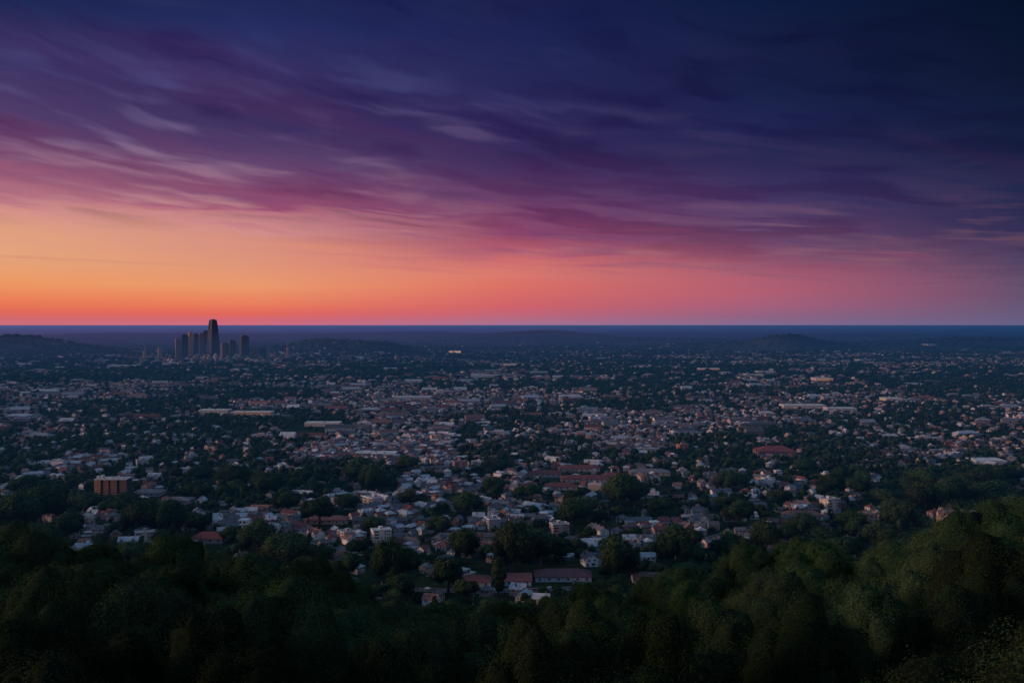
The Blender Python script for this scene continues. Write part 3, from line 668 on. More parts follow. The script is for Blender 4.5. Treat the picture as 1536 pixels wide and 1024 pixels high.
# ------------------------------------------------------------------ large buildings and landmarks, each placed on the plain
LM = []     # (phrase, px, py) used to say where things are
def landmark(phrase, px, py): LM.append((phrase, px, py))
def big_hall(px0, px1, py, depth, h, roof_c, wall_c, name, label, cat, kind='hip', rise=3.0, phrase=None, detail=True, group=None):
    x0, d = spot(px0, py); x1, _ = spot(px1, py); w = x1 - x0; cx = (x0 + x1) / 2
    zb = tz(cx, d + depth / 2)
    t = thing(name, (cx, d + depth / 2, zb), 0, label, cat, group)
    hw = w / 2; hd = depth / 2
    if kind == 'hip':
        obj('wall', MB().box(-hw, hw, -hd, hd, -2, h).me('wall'), WALL, t, wall_c)
        obj('roof', MB().hip_roof(-hw, hw, -hd, hd, h, rise, 0.8).me('roof'), ROOF, t, roof_c)
    elif kind == 'gable':
        obj('wall', MB().gable_wall(-hw, hw, -hd, hd, -2, h, rise).me('wall'), WALL, t, wall_c)
        obj('roof', MB().gable_roof(-hw, hw, -hd, hd, h, rise, 'x', 0.8).me('roof'), ROOF, t, roof_c)
    else:
        obj('wall', MB().box(-hw, hw, -hd, hd, -2, h).me('wall'), WALL, t, wall_c)
        r = obj('roof', MB().box(-hw - .3, hw + .3, -hd - .3, hd + .3, h + 0.01, h + 0.7).me('roof'), FLAT, t, roof_c)
        rr = random.Random(int(px0 * 7 + py))
        for k in range(max(2, int(w / 30))):
            vx = rr.uniform(-hw * .85, hw * .85); vy = rr.uniform(-hd * .7, hd * .7); s = rr.uniform(1.0, 2.4)
            obj('roof_vent', MB().box(vx - s, vx + s, vy - s, vy + s, h + 0.71, h + 0.71 + s * 0.9).me('roof_vent'), FLAT, r, (0.3, 0.3, 0.32))
    if detail:
        n = max(3, int(w / 6.5))
        for k in range(n):
            cxk = -hw + (k + 0.5) * w / n
            obj('window', MB().box(cxk - 0.8, cxk + 0.8, -hd - 0.06, -hd + 0.1, h * 0.35, h * 0.78).me('window'), GLASS, t)
    LANDMARK_RECTS.append((px0 - 1, px1 + 1, 0, py - 1, d)); BLOCKED.append((cx, d + depth / 2, max(hw, hd) + 3))
    if w > 45:
        for q in np.arange(-hw, hw, 12.0): BLOCKED.append((cx + q, d + depth / 2, depth / 2 + 5))
        BLOCKED.remove((cx, d + depth / 2, max(hw, hd) + 3))
    if phrase: landmark(phrase, (px0 + px1) / 2, py)
    return t
MAROON = (.20, .058, .055); RED = (.30, .075, .06); BRIGHT = (.78, .70, .62); PALE = (.62, .62, .64)

def glow_mat(name, k):
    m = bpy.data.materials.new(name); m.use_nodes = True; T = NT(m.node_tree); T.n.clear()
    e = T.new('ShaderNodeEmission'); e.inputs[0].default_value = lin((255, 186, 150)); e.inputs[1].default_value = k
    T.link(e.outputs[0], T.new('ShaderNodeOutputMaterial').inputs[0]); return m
def landmarks():
    # brown block of flats with four bays
    x, d = spot(166.5, 748); w = 47.5 / F * d; h = (748 - 719) / F * d; hw = w / 2
    t = thing('apartment_block', (x, d, 0), 0.0, 'orange-brown block of flats with four tall bays and a pale flat roof', 'apartment block')
    obj('wall', MB().box(-hw * .99, hw * .99, 0, 14, -1, h).me('wall'), WALL, t, (.06, .045, .045))
    for k, (a, b, c) in enumerate(((-1.0, -.62, (.50, .23, .11)), (-.46, -.13, (.36, .17, .10)), (.02, .40, (.30, .145, .10)), (.56, .97, (.23, .125, .095)))):
        y0 = (-5.5, -4.8, -5.2, -4.6)[k]
        bay = obj('bay', MB().box(a * hw, b * hw, y0, -0.02, -1, h - 0.3).me('bay'), WALL, t, c)
        for f in range(7):
            z = 1.0 + f * (h - 2.5) / 7
            obj('window', MB().box(a * hw + 0.8, b * hw - 0.8, y0 - 0.06, y0 + 0.1, z + .9, z + 1.7).me('window'), GLASS, bay)
    r = obj('roof', MB().box(-hw - .4, hw + .4, -6.0, 14.4, h + 0.01, h + 0.9).me('roof'), FLAT, t, (.55, .47, .45))
    for a, b, z in ((-.98, -.82, 2.6), (-.72, -.55, 3.8), (-.2, .0, 1.8), (.6, .72, 1.2)):
        obj('roof_plant', MB().box(a * hw, b * hw, 0, 5, h + 0.91, h + 0.91 + z).me('roof_plant'), FLAT, r, (.62, .58, .60))
    BLOCKED.append((x - 12, d + 5, 12)); BLOCKED.append((x + 12, d + 5, 12))
    LANDMARK_RECTS.append((142, 192, 715, 742, d)); landmark('the brown four-bay block', 166, 735)
    # halls with red and maroon roofs
    big_hall(283, 332, 816, 17, 4.2, (.24,.06,.05), (.22,.22,.25), 'hall', 'grey hall with a wide dark red hipped roof at lower left', 'hall', 'hip', 5.2, 'the red-roofed hall')
    big_hall(690, 736, 882, 18, 3.9, MAROON, (.34,.36,.40), 'hall', 'blue-grey hall with a maroon roof beside a dark column tree', 'hall', 'hip', 3.8, 'the maroon hall')
    big_hall(757, 797, 880, 18, 3.9, (.19,.07,.07), (.36,.37,.41), 'hall', 'pale hall with a dull maroon roof just right of a column tree', 'hall', 'gable', 3.8, 'the pale maroon-roofed hall')
    big_hall(803, 888, 874, 20, 4.0, (.15,.06,.07), (.42,.44,.48), 'hall', 'longest of the near halls, white walls under a purple-maroon roof', 'hall', 'hip', 4.4, 'the longest maroon roof')
    big_hall(952, 1012, 880, 19, 4.0, (.15,.07,.075), (.36,.37,.40), 'hall', 'maroon-roofed hall at the foot of the wooded slope, right of the longest near hall', 'hall', 'gable', 4.2, 'the rightmost maroon hall')
    big_hall(455, 520, 787, 16, 4.2, (.30,.12,.10), (.30,.26,.26), 'hall', 'low hall with a faded red roof above dense white houses', 'hall', 'hip', 3.4, 'the faded red-roofed hall')
    big_hall(528, 610, 787, 14, 3.6, (.12,.09,.10), (.24,.22,.24), 'hall', 'long low dark-roofed hall right of the faded red-roofed hall', 'hall', 'gable', 2.6)
    for a, b, y, lab in ((794, 842, 716, 'left rear wing of the school with a maroon roof'), (838, 900, 708, 'longest rear wing of the school, maroon roof above white sheds'), (842, 916, 724, 'front wing of the school with a long maroon roof'),
                      (905, 944, 720, 'right wing of the school with a reddish brown roof'), (818, 866, 736, 'small red-roofed school building below the other wings'), (946, 1006, 714, 'grey wing of the school at its right end')):
        big_hall(a, b, y, 20, 4.5, MAROON if 'grey' not in lab else (.2, .18, .2), (.40, .34, .34), 'school_building', lab, 'school', 'hip', 4.0, None, True, 'school wings with maroon roofs')
    landmark('the maroon-roofed school', 870, 718)
    big_hall(1138, 1196, 684, 34, 6.5, (.26, .06, .065), (.28, .18, .18), 'hall', 'big red hipped roof standing alone among trees on the right', 'hall', 'hip', 7.5, 'the big red roof')
    big_hall(1178, 1236, 781, 16, 5.0, (.17,.09,.09), (.42,.38,.38), 'hall', 'brown-roofed hall below the terraces on the right', 'hall', 'hip', 4.0, 'the brown-roofed hall')
    big_hall(240, 282, 757, 22, 3.8, (.22,.19,.20), (.30,.28,.30), 'hall', 'low grey-roofed hall just right of the brown four-bay block', 'hall', 'hip', 3.2)
    big_hall(196, 238, 745, 24, 3.8, (.24,.19,.20), (.30,.28,.30), 'hall', 'brownish low hall touching the right side of the brown four-bay block', 'hall', 'hip', 3.0)
    # pale warehouses across the middle distance
    W = [(1176,1240,613,42,8,'white warehouse with the widest bright roof on the right','the widest white warehouse'),(1242,1286,617,36,7,'pale warehouse touching the right end of the widest white one',None),
         (297,341,620,36,7,'left half of a pair of orange-lit long warehouses',None),(346,406,623,34,7,'long orange-lit warehouse, right half of a pair','the long orange-lit warehouse'),(456,508,640,36,7,'pale flat warehouse right of the orange-lit pair','the pale warehouse at left'),
         (590,646,600,44,8,'long thin pale warehouse left of centre, in front of dark woods','the long thin warehouse'),(1050,1080,557,60,10,'small bright orange warehouse far off at centre right','the far orange warehouse'),(1120,1146,566,60,9,'small orange warehouse right of and below the far bright one',None),
         (1138,1164,562,60,9,'thin far warehouse with a pink roof on the right',None),(1224,1250,572,60,10,'far bright warehouse in the right third','the far right warehouse'),(673,691,530,90,14,'tiny brightest strip-like warehouse below the horizon near centre','the brightest distant strip'),
         (532,554,686,30,6,'white flat shed, left of two side by side','the two white sheds'),(555,592,687,32,6,'white flat shed, wider right one of two',None),(1466,1512,698,34,6,'white long shed near the right edge','the long white shed'),
         (160,204,551,80,9,'low pale warehouse at far left below the towers',None),(243,276,548,80,9,'pale low warehouse directly below the skyscrapers',None),(706,748,566,60,8,'flat pale warehouse far off at centre',None),(606,632,574,60,8,'thin pale warehouse far off left of centre',None),
         (574,596,556,60,8,'small far warehouse left of centre with a pink roof',None),(1290,1320,543,90,9,'thin far warehouse on the right, nearest the hills',None),(1392,1405,523,120,12,'tiny pale warehouse on the far right hillside',None),(44,78,589,50,7,'pale low warehouse near the left edge',None),
         (840,872,598,50,7,'low pale warehouse in the middle of town',None),(1330,1356,602,50,7,'orange flat warehouse in trees on the far right',None),(345,370,558,70,8,'short pale warehouse right below the towers',None),(755,785,548,90,9,'small bright warehouse far off right of centre strip',None)]
    for a, b, y, dep, h, lab, ph in W:
        warm = 'orange' in lab or 'bright' in lab
        o = big_hall(a, b, y, dep, h, BRIGHT if warm or 'white' in lab else PALE, (.55,.46,.40) if warm else (.42,.42,.44), 'warehouse', lab, 'warehouse', 'flat', 0, ph, False, 'flat-roofed warehouses across the plain')
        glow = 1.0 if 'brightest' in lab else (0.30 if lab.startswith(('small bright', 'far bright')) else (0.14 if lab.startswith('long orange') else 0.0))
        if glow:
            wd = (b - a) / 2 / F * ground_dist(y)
            obj('glow_panel', MB().box(-wd, wd, -dep / 2 - 0.6, -dep / 2 - 0.05, h * 0.15, h * 0.95).me('glow_panel'), glow_mat('front_glow_%d' % int(glow * 100), glow), o)  # added emissive panel, stands in for light falling on the front
landmarks()

def single_houses():
    """houses one can tell by name in the photo"""
    def put(i, px, py, rz, wall, roof, label, phrase, s=1.0, name=None, group=None):
        x, d = spot(px, py); p = PROTO[i]
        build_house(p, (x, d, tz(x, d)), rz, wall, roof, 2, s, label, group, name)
        BLOCKED.append((x, d, p.half * s + 3)); hw = p.half * s / d * F
        LANDMARK_RECTS.append((px - hw, px + hw, 0, py - 3, d))
        if phrase: landmark(phrase, px, py)
    put(3, 369, 792, -0.15, (.74,.73,.72), (.66,.66,.68), 'stark white cube house at left above the big round tree', 'the white cube house', 1.25)
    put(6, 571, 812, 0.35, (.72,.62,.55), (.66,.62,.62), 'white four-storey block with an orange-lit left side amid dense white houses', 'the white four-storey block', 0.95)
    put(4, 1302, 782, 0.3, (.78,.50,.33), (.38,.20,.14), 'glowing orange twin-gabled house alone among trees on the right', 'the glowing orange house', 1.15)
    put(4, 1428, 786, -0.2, (.55,.38,.36), (.26,.14,.14), 'pinkish mansion with a wide red-brown roof near the right edge', 'the pink mansion', 1.5)
    put(1, 884, 848, 0.25, (.66,.67,.70), (.16,.12,.13), 'white front-gabled house in shade between two big dark trees', 'the shaded white house', 1.3)
    put(0, 972, 845, 0.1, (.68,.68,.71), (.46,.46,.49), 'white house with pale roof tucked right of a big dark tree', 'the pale-roofed white house', 1.1)
    put(5, 1072, 822, 0.45, (.62,.43,.40), (.30,.20,.20), 'pink terrace with orange-lit ends at the foot of the wooded slope', 'the pink terrace', 1.0)
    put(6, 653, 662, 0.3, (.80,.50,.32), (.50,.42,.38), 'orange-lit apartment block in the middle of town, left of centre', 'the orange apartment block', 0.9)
    put(6, 690, 704, 0.3, (.50,.26,.20), (.30,.22,.20), 'brick-red apartment block left of centre, above dark trees', 'the brick apartment block', 1.0)
    put(6, 1024, 676, 0.35, (.44,.20,.14), (.26,.16,.14), 'brick-red block right of centre with a dark flat roof', 'the right brick block', 0.9)
    # domed house
    x, d = spot(128, 787); t = thing('domed_house', (x, d, 0), 0, 'tan house with a rounded dome roof below the brown four-bay block', 'house')
    obj('wall', MB().cyl(0, 0, -1, 6.0, 8.0, 8.0, 20).box(-11, -3, -4, 6, -1, 4.6).me('wall'), WALL, t, (.46, .36, .30))
    dm = MB()
    for k in range(5):
        a0 = k * math.pi / 10; a1 = (k + 1) * math.pi / 10
        dm.cyl(0, 0, 6.02 + 5.4 * math.sin(a0), 6.02 + 5.4 * math.sin(a1), 8.2 * math.cos(a0), max(8.2 * math.cos(a1), 0.05), 20, False)
    obj('roof', dm.me('roof'), FLAT, t, (.42, .33, .27))
    for k in range(5):
        a = math.radians(-150 + k * 30); b = MB(); cx, cy = 8.03 * math.cos(a), 8.03 * math.sin(a)
        b.box(cx - .6, cx + .6, cy - .6, cy + .6, 2.2, 4.4); obj('window', b.me('window'), GLASS, t)
    BLOCKED.append((x, d, 13)); LANDMARK_RECTS.append((117, 140, 0, 784, d)); landmark('the domed house', 128, 778)
single_houses()

# ------------------------------------------------------------------ roads of the near town
ROADS = []
def mat_road(name, c):
    m, T, b = material(name); g = T.new('ShaderNodeNewGeometry'); n = T.noise(g.outputs['Position'], 0.3, 4.0, 0.6)
    k = T.ss(n, 0.3, 0.7, 0.75, 1.25); T.link(T.mix(1.0, (*c, 1), T.vec(k, k, k), 'MULTIPLY'), b.inputs['Base Color']); return m
ASPHALT = mat_road("asphalt", (.045, .045, .05)); PAVING = mat_road("paving", (.13, .125, .13)); PAINT = mat_road("road_paint", (.7, .7, .68))
def road(pts, w=6.0, plain=False):
    P = [np.array(spot(*p)) for p in pts]; Q = []
    for a, b in zip(P[:-1], P[1:]):
        n = max(1, int(np.linalg.norm(b - a) / 12)); Q += [a + (b - a) * k / n for k in range(n)]
    Q.append(P[-1])
    L = []
    for k, q in enumerate(Q):
        t = Q[min(k + 1, len(Q) - 1)] - Q[max(k - 1, 0)]; t = t / np.linalg.norm(t); L.append((q, np.array([-t[1], t[0]])))
    def strip(o0, o1, z, name, mat, dash=False):
        b = MB()
        for k in range(len(L) - 1):
            if dash and k % 2: continue
            (q0, n0), (q1, n1) = L[k], L[k + 1]
            pts = [(*(q0 + n0 * o0), z), (*(q1 + n1 * o0), z), (*(q1 + n1 * o1), z), (*(q0 + n0 * o1), z)]
            pts = [(p[0], p[1], max(0.0, tz(p[0], p[1])) + p[2]) for p in pts]
            b.poly(pts, [(3, 2, 1, 0)])
        tag(obj(name, b.me(name), mat), kind='structure')
    strip(-w / 2, w / 2, 0.12, 'road', ASPHALT)
    if not plain: strip(-0.12, 0.12, 0.14, 'road_marking', PAINT, True)
    if not plain: strip(w / 2, w / 2 + 2.4, 0.25, 'pavement', PAVING); strip(-w / 2 - 2.4, -w / 2, 0.25, 'pavement', PAVING)
    for q, n in L: BLOCKED.append((q[0], q[1], 1.2 if plain else 3.0))
    ROADS.append(L)
road([(566, 884), (640, 886), (712, 889), (800, 886), (905, 882), (1010, 888)])
road([(345, 822), (430, 806), (520, 824), (600, 816), (700, 800), (800, 806), (940, 808), (1050, 812), (1140, 788), (1260, 776), (1420, 790)])
road([(206, 796), (270, 770), (400, 764), (540, 758), (690, 752), (860, 756), (1000, 744), (1150, 738), (1300, 740)])
def cars():
    bm_ = MB().box(-2.15, 2.15, -.88, .88, .32, .92)
    bm_.poly([(-1.9,-.84,.921),(1.55,-.84,.921),(1.55,.84,.921),(-1.9,.84,.921),(-1.35,-.7,1.45),(.75,-.7,1.45),(.75,.7,1.45),(-1.35,.7,1.45)], [(4,5,6,7),(0,1,5,4),(1,2,6,5),(2,3,7,6),(3,0,4,7)])
    body = bm_.me('body'); body.materials.append(mat_paint("car_paint", 0.2, 0.05, 0.35))
    gl = MB()
    for s in (-1, 1): gl.poly([(-1.6, s*.815, 1.0), (1.2, s*.815, 1.0), (.72, s*.735, 1.38), (-1.3, s*.735, 1.38)], [(0,1,2,3)])
    gl.poly([(1.52,-.7,.97),(1.52,.7,.97),(.86,.6,1.39),(.86,-.6,1.39)], [(0,1,2,3)]); gl.poly([(-1.93,-.7,.97),(-1.93,.7,.97),(-1.47,.6,1.39),(-1.47,-.6,1.39)], [(3,2,1,0)])
    glass = gl.me('glass'); glass.materials.append(GLASS)
    wm = MB(); n = 12
    wm.poly([(.33*math.cos(6.283*k/n), -.11, .33*math.sin(6.283*k/n)) for k in range(n)] + [(.33*math.cos(6.283*k/n), .11, .33*math.sin(6.283*k/n)) for k in range(n)], [(k,(k+1)%n,n+(k+1)%n,n+k) for k in range(n)] + [tuple(range(n-1,-1,-1)), tuple(range(n,2*n))])
    wheel = wm.me('wheel'); wheel.materials.append(mat_plain("tyre", (.02,.02,.02), .9))
    r = random.Random(4); C = [('white', (.75,.75,.75)), ('silver', (.45,.46,.48)), ('dark', (.05,.05,.06)), ('red', (.35,.05,.04)), ('blue', (.08,.12,.25))]
    for ri, cnt in ((0, 12), (1, 12)):
        L = ROADS[ri]
        for k in range(cnt):
            q, nn = L[int((k + 0.5) / cnt * (len(L) - 1))]; sd = r.choice((-1, 1)); p = q + nn * 2.3 * sd
            cn, cc = C[[0, 1, 0, 2, 1, 3, 0, 4][r.randrange(8)]]
            CARS.append((p, math.atan2(-nn[0], nn[1]), cn, cc, ri))
    rn = {0: 'the road in front of the maroon halls', 1: 'the street through the white houses'}
    cnt = {}
    for nth, (p, a, cn, cc, ri) in enumerate(sorted(CARS, key=lambda c: c[0][0])):
        if nth not in HIDDEN_CARS: cnt[(cn, ri)] = cnt.get((cn, ri), 0) + 1
    seen = {}
    for nth, (p, a, cn, cc, ri) in enumerate(sorted(CARS, key=lambda c: c[0][0])):
        if nth in HIDDEN_CARS: continue
        k = seen[(cn, ri)] = seen.get((cn, ri), 0) + 1
        o = ['', 'second ', 'third ', 'fourth ', 'fifth ', 'sixth ', 'seventh ', 'eighth '][k - 1]; o = ('leftmost ' if k == 1 else o) if cnt[(cn, ri)] > 1 else ''
        t = thing('parked_car', (p[0], p[1], max(0.0, tz(p[0], p[1])) + .13), a, o + cn + ' car on ' + rn[ri] + (', counted from left' if k > 1 else ''), 'car', 'cars on the near streets')
        obj('body', body, None, t, cc); obj('glass', glass, None, t)
        for x in (-1.35, 1.4):
            for y in (-.8, .8): w = obj('wheel', wheel, None, t); w.location = (x, y, .33)
CARS = []
cars()

# ------------------------------------------------------------------ downtown towers
def tower(px0, px1, y_top, y_base, c, label, roofc=None, rz=0.0, shape='box', name='office_tower', group='towers downtown', part2=None):
    x, d = spot((px0 + px1) / 2, y_base); w = (px1 - px0) / F * d; h = EYE - (y_top - HOR) / F * d
    w = w / (abs(math.cos(rz)) + 1.0 * abs(math.sin(rz))); hw = w / 2; hd = w * 0.5
    t = thing(name, (x, d, tz(x, d) ), rz, label, 'skyscraper', group)
    z0 = -tz(x, d) - 5
    if shape == 'box':
        b = MB().box(-hw, hw, -hd, hd, -5, h)
        s = obj('shaft', b.me('shaft'), TOWER, t, c)
        obj('crown', MB().box(-hw * .7, hw * .7, -hd * .7, hd * .7, h + 0.01, h + h * 0.035 + 2).me('crown'), FLAT, t, tuple(v * 0.8 for v in c))
        obj('podium', MB().box(-hw * 1.3, hw * 1.3, -hd * 1.4, hd * 1.25, -5, h * 0.07 + 4).me('podium'), FLAT, t, tuple(v * 0.9 + 0.03 for v in c))
    elif shape == 'thin':
        obj('shaft', MB().box(-hw, hw, -hd, hd, -5, h * 0.8).me('shaft'), TOWER, t, c)
        obj('mast', MB().cyl(0, 0, h * 0.8 + 0.01, h * 1.35, hw * 0.22, hw * 0.06, 8).me('mast'), FLAT, t, c)
    return t
def tallest_tower():
    y_base = 537; x, d = spot(319.3, y_base); u = d / F     # metres per photo pixel there
    t = thing('skyscraper', (x, d, 0), 0.0, 'tallest tapering skyscraper, rising above the horizon with a pale seam', 'skyscraper', 'towers downtown')
    prof = [(0, 9.8), (26, 8.6), (27, 8.2), (40, 7.3), (50, 6.3), (55.5, 5.5), (57.5, 4.9)]   # height, half width in pixels
    b = MB()
    for (z0, r0), (z1, r1) in zip(prof[:-1], prof[1:]):
        # a chamfered square plan, so the seam between the two front faces reads
        def ring(r, z):
            r *= u; q = 0.82
            return [(-r, -0.15*r, z*u), (-0.1*r, -q*r, z*u), (r, -0.45*r, z*u), (r, q*r*0.6, z*u), (0.2*r, q*r, z*u), (-r, q*r*0.7, z*u)]
        A, B_ = ring(r0, z0), ring(r1, z1)
        b.poly(A + B_, [(k, (k+1) % 6, 6 + (k+1) % 6, 6 + k) for k in range(6)])
    rt = prof[-1][1]; b.poly(ring(rt, 57.5), [(0, 1, 2, 3, 4, 5)])
    obj('shaft', b.me('shaft'), TOWER, t, (.07, .08, .13))
    seam = MB()
    for (z0, r0), (z1, r1) in zip(prof[:-1], prof[1:]):
        if z1 - z0 < 1.2: continue
        xa, ya, xb, yb = -0.1*r0*u, -0.82*r0*u - 1.0, -0.1*r1*u, -0.82*r1*u - 1.0
        seam.poly([(xa-2.2, ya+.6, z0*u), (xa+2.2, ya, z0*u), (xb+2.2, yb, z1*u), (xb-2.2, yb+.6, z1*u), (xa-2.2, ya+3.6, z0*u), (xa+2.2, ya+3, z0*u), (xb+2.2, yb+3, z1*u), (xb-2.2, yb+3.6, z1*u)],
                  [(0,1,2,3),(7,6,5,4),(0,4,5,1),(1,5,6,2),(2,6,7,3),(3,7,4,0)])
    obj('corner_fin', seam.me('corner_fin'), FLAT, t, (.26, .25, .28))
    obj('crown', MB().box(-2.6*u, 3.0*u, -2.0*u, 2.6*u, 57.51*u, 58.4*u).me('crown'), FLAT, t, (.08, .08, .10))
    obj('podium', MB().box(-12.6*u, -9.9*u, -8*u, 6*u, -5, 9*u).box(9.9*u, 12.6*u, -6*u, 8*u, -5, 7*u).me('podium'), FLAT, t, (.14, .13, .15))
def downtown():
    tallest_tower()
    D = (.08, .085, .13); Mv = (.20, .15, .17); O = (.55, .33, .24)
    L = [(262,271.5,508.5,538,(.30,.20,.19),'pinkish office tower, leftmost of the tall cluster','box',.3),(272,283.5,503,539,D,'dark square tower second from the left of the cluster','box',.15),
         (281.5,289.5,499.5,536,O,'slim tower with a glowing orange top behind the dark square tower','box',.35),(290,299,501.5,535,(.12,.10,.13),'mauve tower between the orange-topped one and the tallest','box',.2),
         (297,306.5,501,534,(.22,.16,.18),'hazy pink tower just left of the tallest skyscraper','box',.3),(305.5,312,497,536.5,D,'dark shoulder tower pressed against the left side of the tallest','box',.0),
         (330,341.5,515.5,540,Mv,'mauve mid-height block right of the tallest skyscraper','box',.4),(341,354.5,511.5,540,(.12,.10,.12),'broad dark mauve block with a flat top, two right of the tallest','box',.35),
         (358,374,504.5,539,(.09,.08,.10),'dark tower with a rounded crown, rightmost tall one of the cluster','box',.38),(376,388.5,521.5,539,Mv,'low pink block just right of the rightmost tall tower','box',.3),
         (390,399,522.5,538,D,'small dark low tower right of the cluster','box',.1),(409,413,526.5,538,O,'short orange-lit tower right of the downtown cluster','thin',.3),
         (429.5,433.5,517,538,O,'thin orange tower with a mast, farthest right of downtown','thin',.3),(236,243.5,521.5,538,(.50,.31,.26),'low pinkish tower left of the downtown cluster','box',.3),
         (214,220,522.5,540,(.48,.34,.26),'small tan tower, farthest left of downtown','thin',.3),(592,596,532,541,O,'tiny orange tower standing alone left of the picture centre','thin',.3)]
    for a, b, yt, yb, c, lab, shp, rz in L: tower(a, b, yt, yb, c, lab, None, rz * 1.6, shp)
    landmark('the downtown towers', 318, 536)
downtown()

# ------------------------------------------------------------------ single trees
TREE_WORD = {'broad': 'broad', 'rounded': 'rounded', 'tall': 'tall', 'slender': 'column-like', 'spreading': 'wide spreading', 'pointed': 'pointed'}
TREE_NAME = {'broad': 'broadleaf_tree', 'rounded': 'broadleaf_tree', 'tall': 'broadleaf_tree', 'slender': 'columnar_tree', 'spreading': 'broadleaf_tree', 'pointed': 'conifer_tree'}
TREES = []     # every tree one could tell apart: dict with place and kind
HOUSES = []
def add_tree(x, y, k, sx, sz, tint, where, z=None):
    TREES.append(dict(i=len(TREES), x=x, y=y, z=tz(x, y) - 0.3 if z is None else z, k=k, sx=sx, sz=sz, tint=tint, where=where, rz=(len(TREES) * 2.399) % 6.283))
def kind_by(name, r):
    c = [i for i, t in enumerate(TREE_KINDS) if t[0] == name]; return c[r.randint(len(c))]

def hill_trees():
    r = np.random.RandomState(5)
    # crowns one can pick out in the photo: column, top row, crown width (columns), distance
    PICK = [(472,852,150,285,'broad'),(430,905,190,170,'spreading'),(890,862,120,300,'rounded'),(855,925,170,150,'spreading'),(250,828,130,260,'broad'),(140,830,120,265,'broad'),(340,850,110,270,'rounded'),
            (40,815,150,240,'spreading'),(660,918,120,300,'rounded'),(560,915,110,290,'rounded'),(760,905,110,315,'rounded'),(820,890,80,320,'tall'),(985,880,120,270,'broad'),(1060,870,100,265,'rounded'),
            (1120,835,110,285,'broad'),(1195,820,90,290,'rounded'),(1250,835,90,285,'rounded'),(1340,835,120,250,'broad'),(1415,815,120,215,'spreading'),(1480,795,150,200,'spreading'),(1525,768,120,235,'broad'),
            (1385,870,160,160,'spreading'),(1300,915,150,150,'broad'),(1180,890,150,190,'broad'),(1080,930,150,150,'broad'),(960,945,140,150,'rounded'),(720,950,150,170,'broad'),(620,960,150,150,'broad'),
            (1500,860,200,130,'spreading'),(1440,925,180,120,'broad'),(1230,965,170,115,'spreading'),(1000,985,160,105,'broad'),(790,990,150,105,'broad'),(560,995,160,110,'broad'),(330,960,180,120,'broad'),(200,900,170,150,'broad'),(90,900,170,150,'spreading'),
            (120,975,180,110,'broad'),(10,960,180,105,'broad'),(905,920,90,200,'rounded'),(1035,890,80,240,'rounded')]
    pts = []
    for px, yt, wpx, d, kn in PICK:
        y = d; x = (px - 768) / F * y; z = tz(x, y)
        H = EYE - (yt - HOR) / F * y - z; k = kind_by(kn, r); K = TREE_KINDS[k]
        W = wpx / F * y
        if H < 8: z = z - (8 - H); H = 8
        H = min(H * 1.08, 23)
        sx = max(0.75, min(1.5, W / K[1])); sz = H / K[2]
        g = r.uniform(0.8, 1.2) * float(np.interp(px, [0, 500, 1000, 1536], [.75, .8, 0.92, 1.0])) * (0.44 if d < 150 else 1.0); add_tree(x, y, k, sx, sz, (g * r.uniform(.85, 1.05), g, g * r.uniform(.85, 1.1)), 'hill', z - 0.3)  # shade painted into the tint: darker leftward and in the nearest rows
        pts.append((x, y, 0.42 * W))
    n = 0
    for _ in range(26000):
        d = math.sqrt(r.uniform(84.0 ** 2, 585.0 ** 2)); a = r.uniform(-0.56, 0.56)
        x = d * math.sin(a); y = d * math.cos(a)
        kn = ['broad', 'rounded', 'broad', 'spreading', 'tall', 'rounded'][r.randint(6)]
        k = kind_by(kn, r); K = TREE_KINDS[k]; s = r.uniform(1.1, 1.7) if d < 330 else r.uniform(.85, 1.3)
        if d > 380: s *= 0.8
        rad = 0.36 * K[1] * s
        if any((x - q[0]) ** 2 + (y - q[1]) ** 2 < (rad + q[2]) ** 2 * 1.25 for q in pts): continue
        z = tz(x, y)
        if z < 2.5 and d > 500: continue
        H = K[2] * s * r.uniform(0.88, 1.08)
        # stay under the crest line of the wood as the photo shows it
        px = 768 + x / y * F; lim = float(np.interp(px, CREST_PX, CREST_DEP)) + r.uniform(-20, 8)
        if d > 200: H = min(H, EYE - y * lim / F - z)
        if H < 5.0: continue
        g = r.uniform(0.65, 1.25) * float(np.interp(px, [0, 500, 1000, 1536], [.75, .8, 0.92, 1.0])) * (0.42 if d < 150 else 1.0)  # same painted shade, leaf tint falls to the left and close by
        add_tree(x, y, k, s, H / K[2], (g * r.uniform(.82, 1.08), g, g * r.uniform(.85, 1.1)), 'hill'); pts.append((x, y, rad)); n += 1
hill_trees()

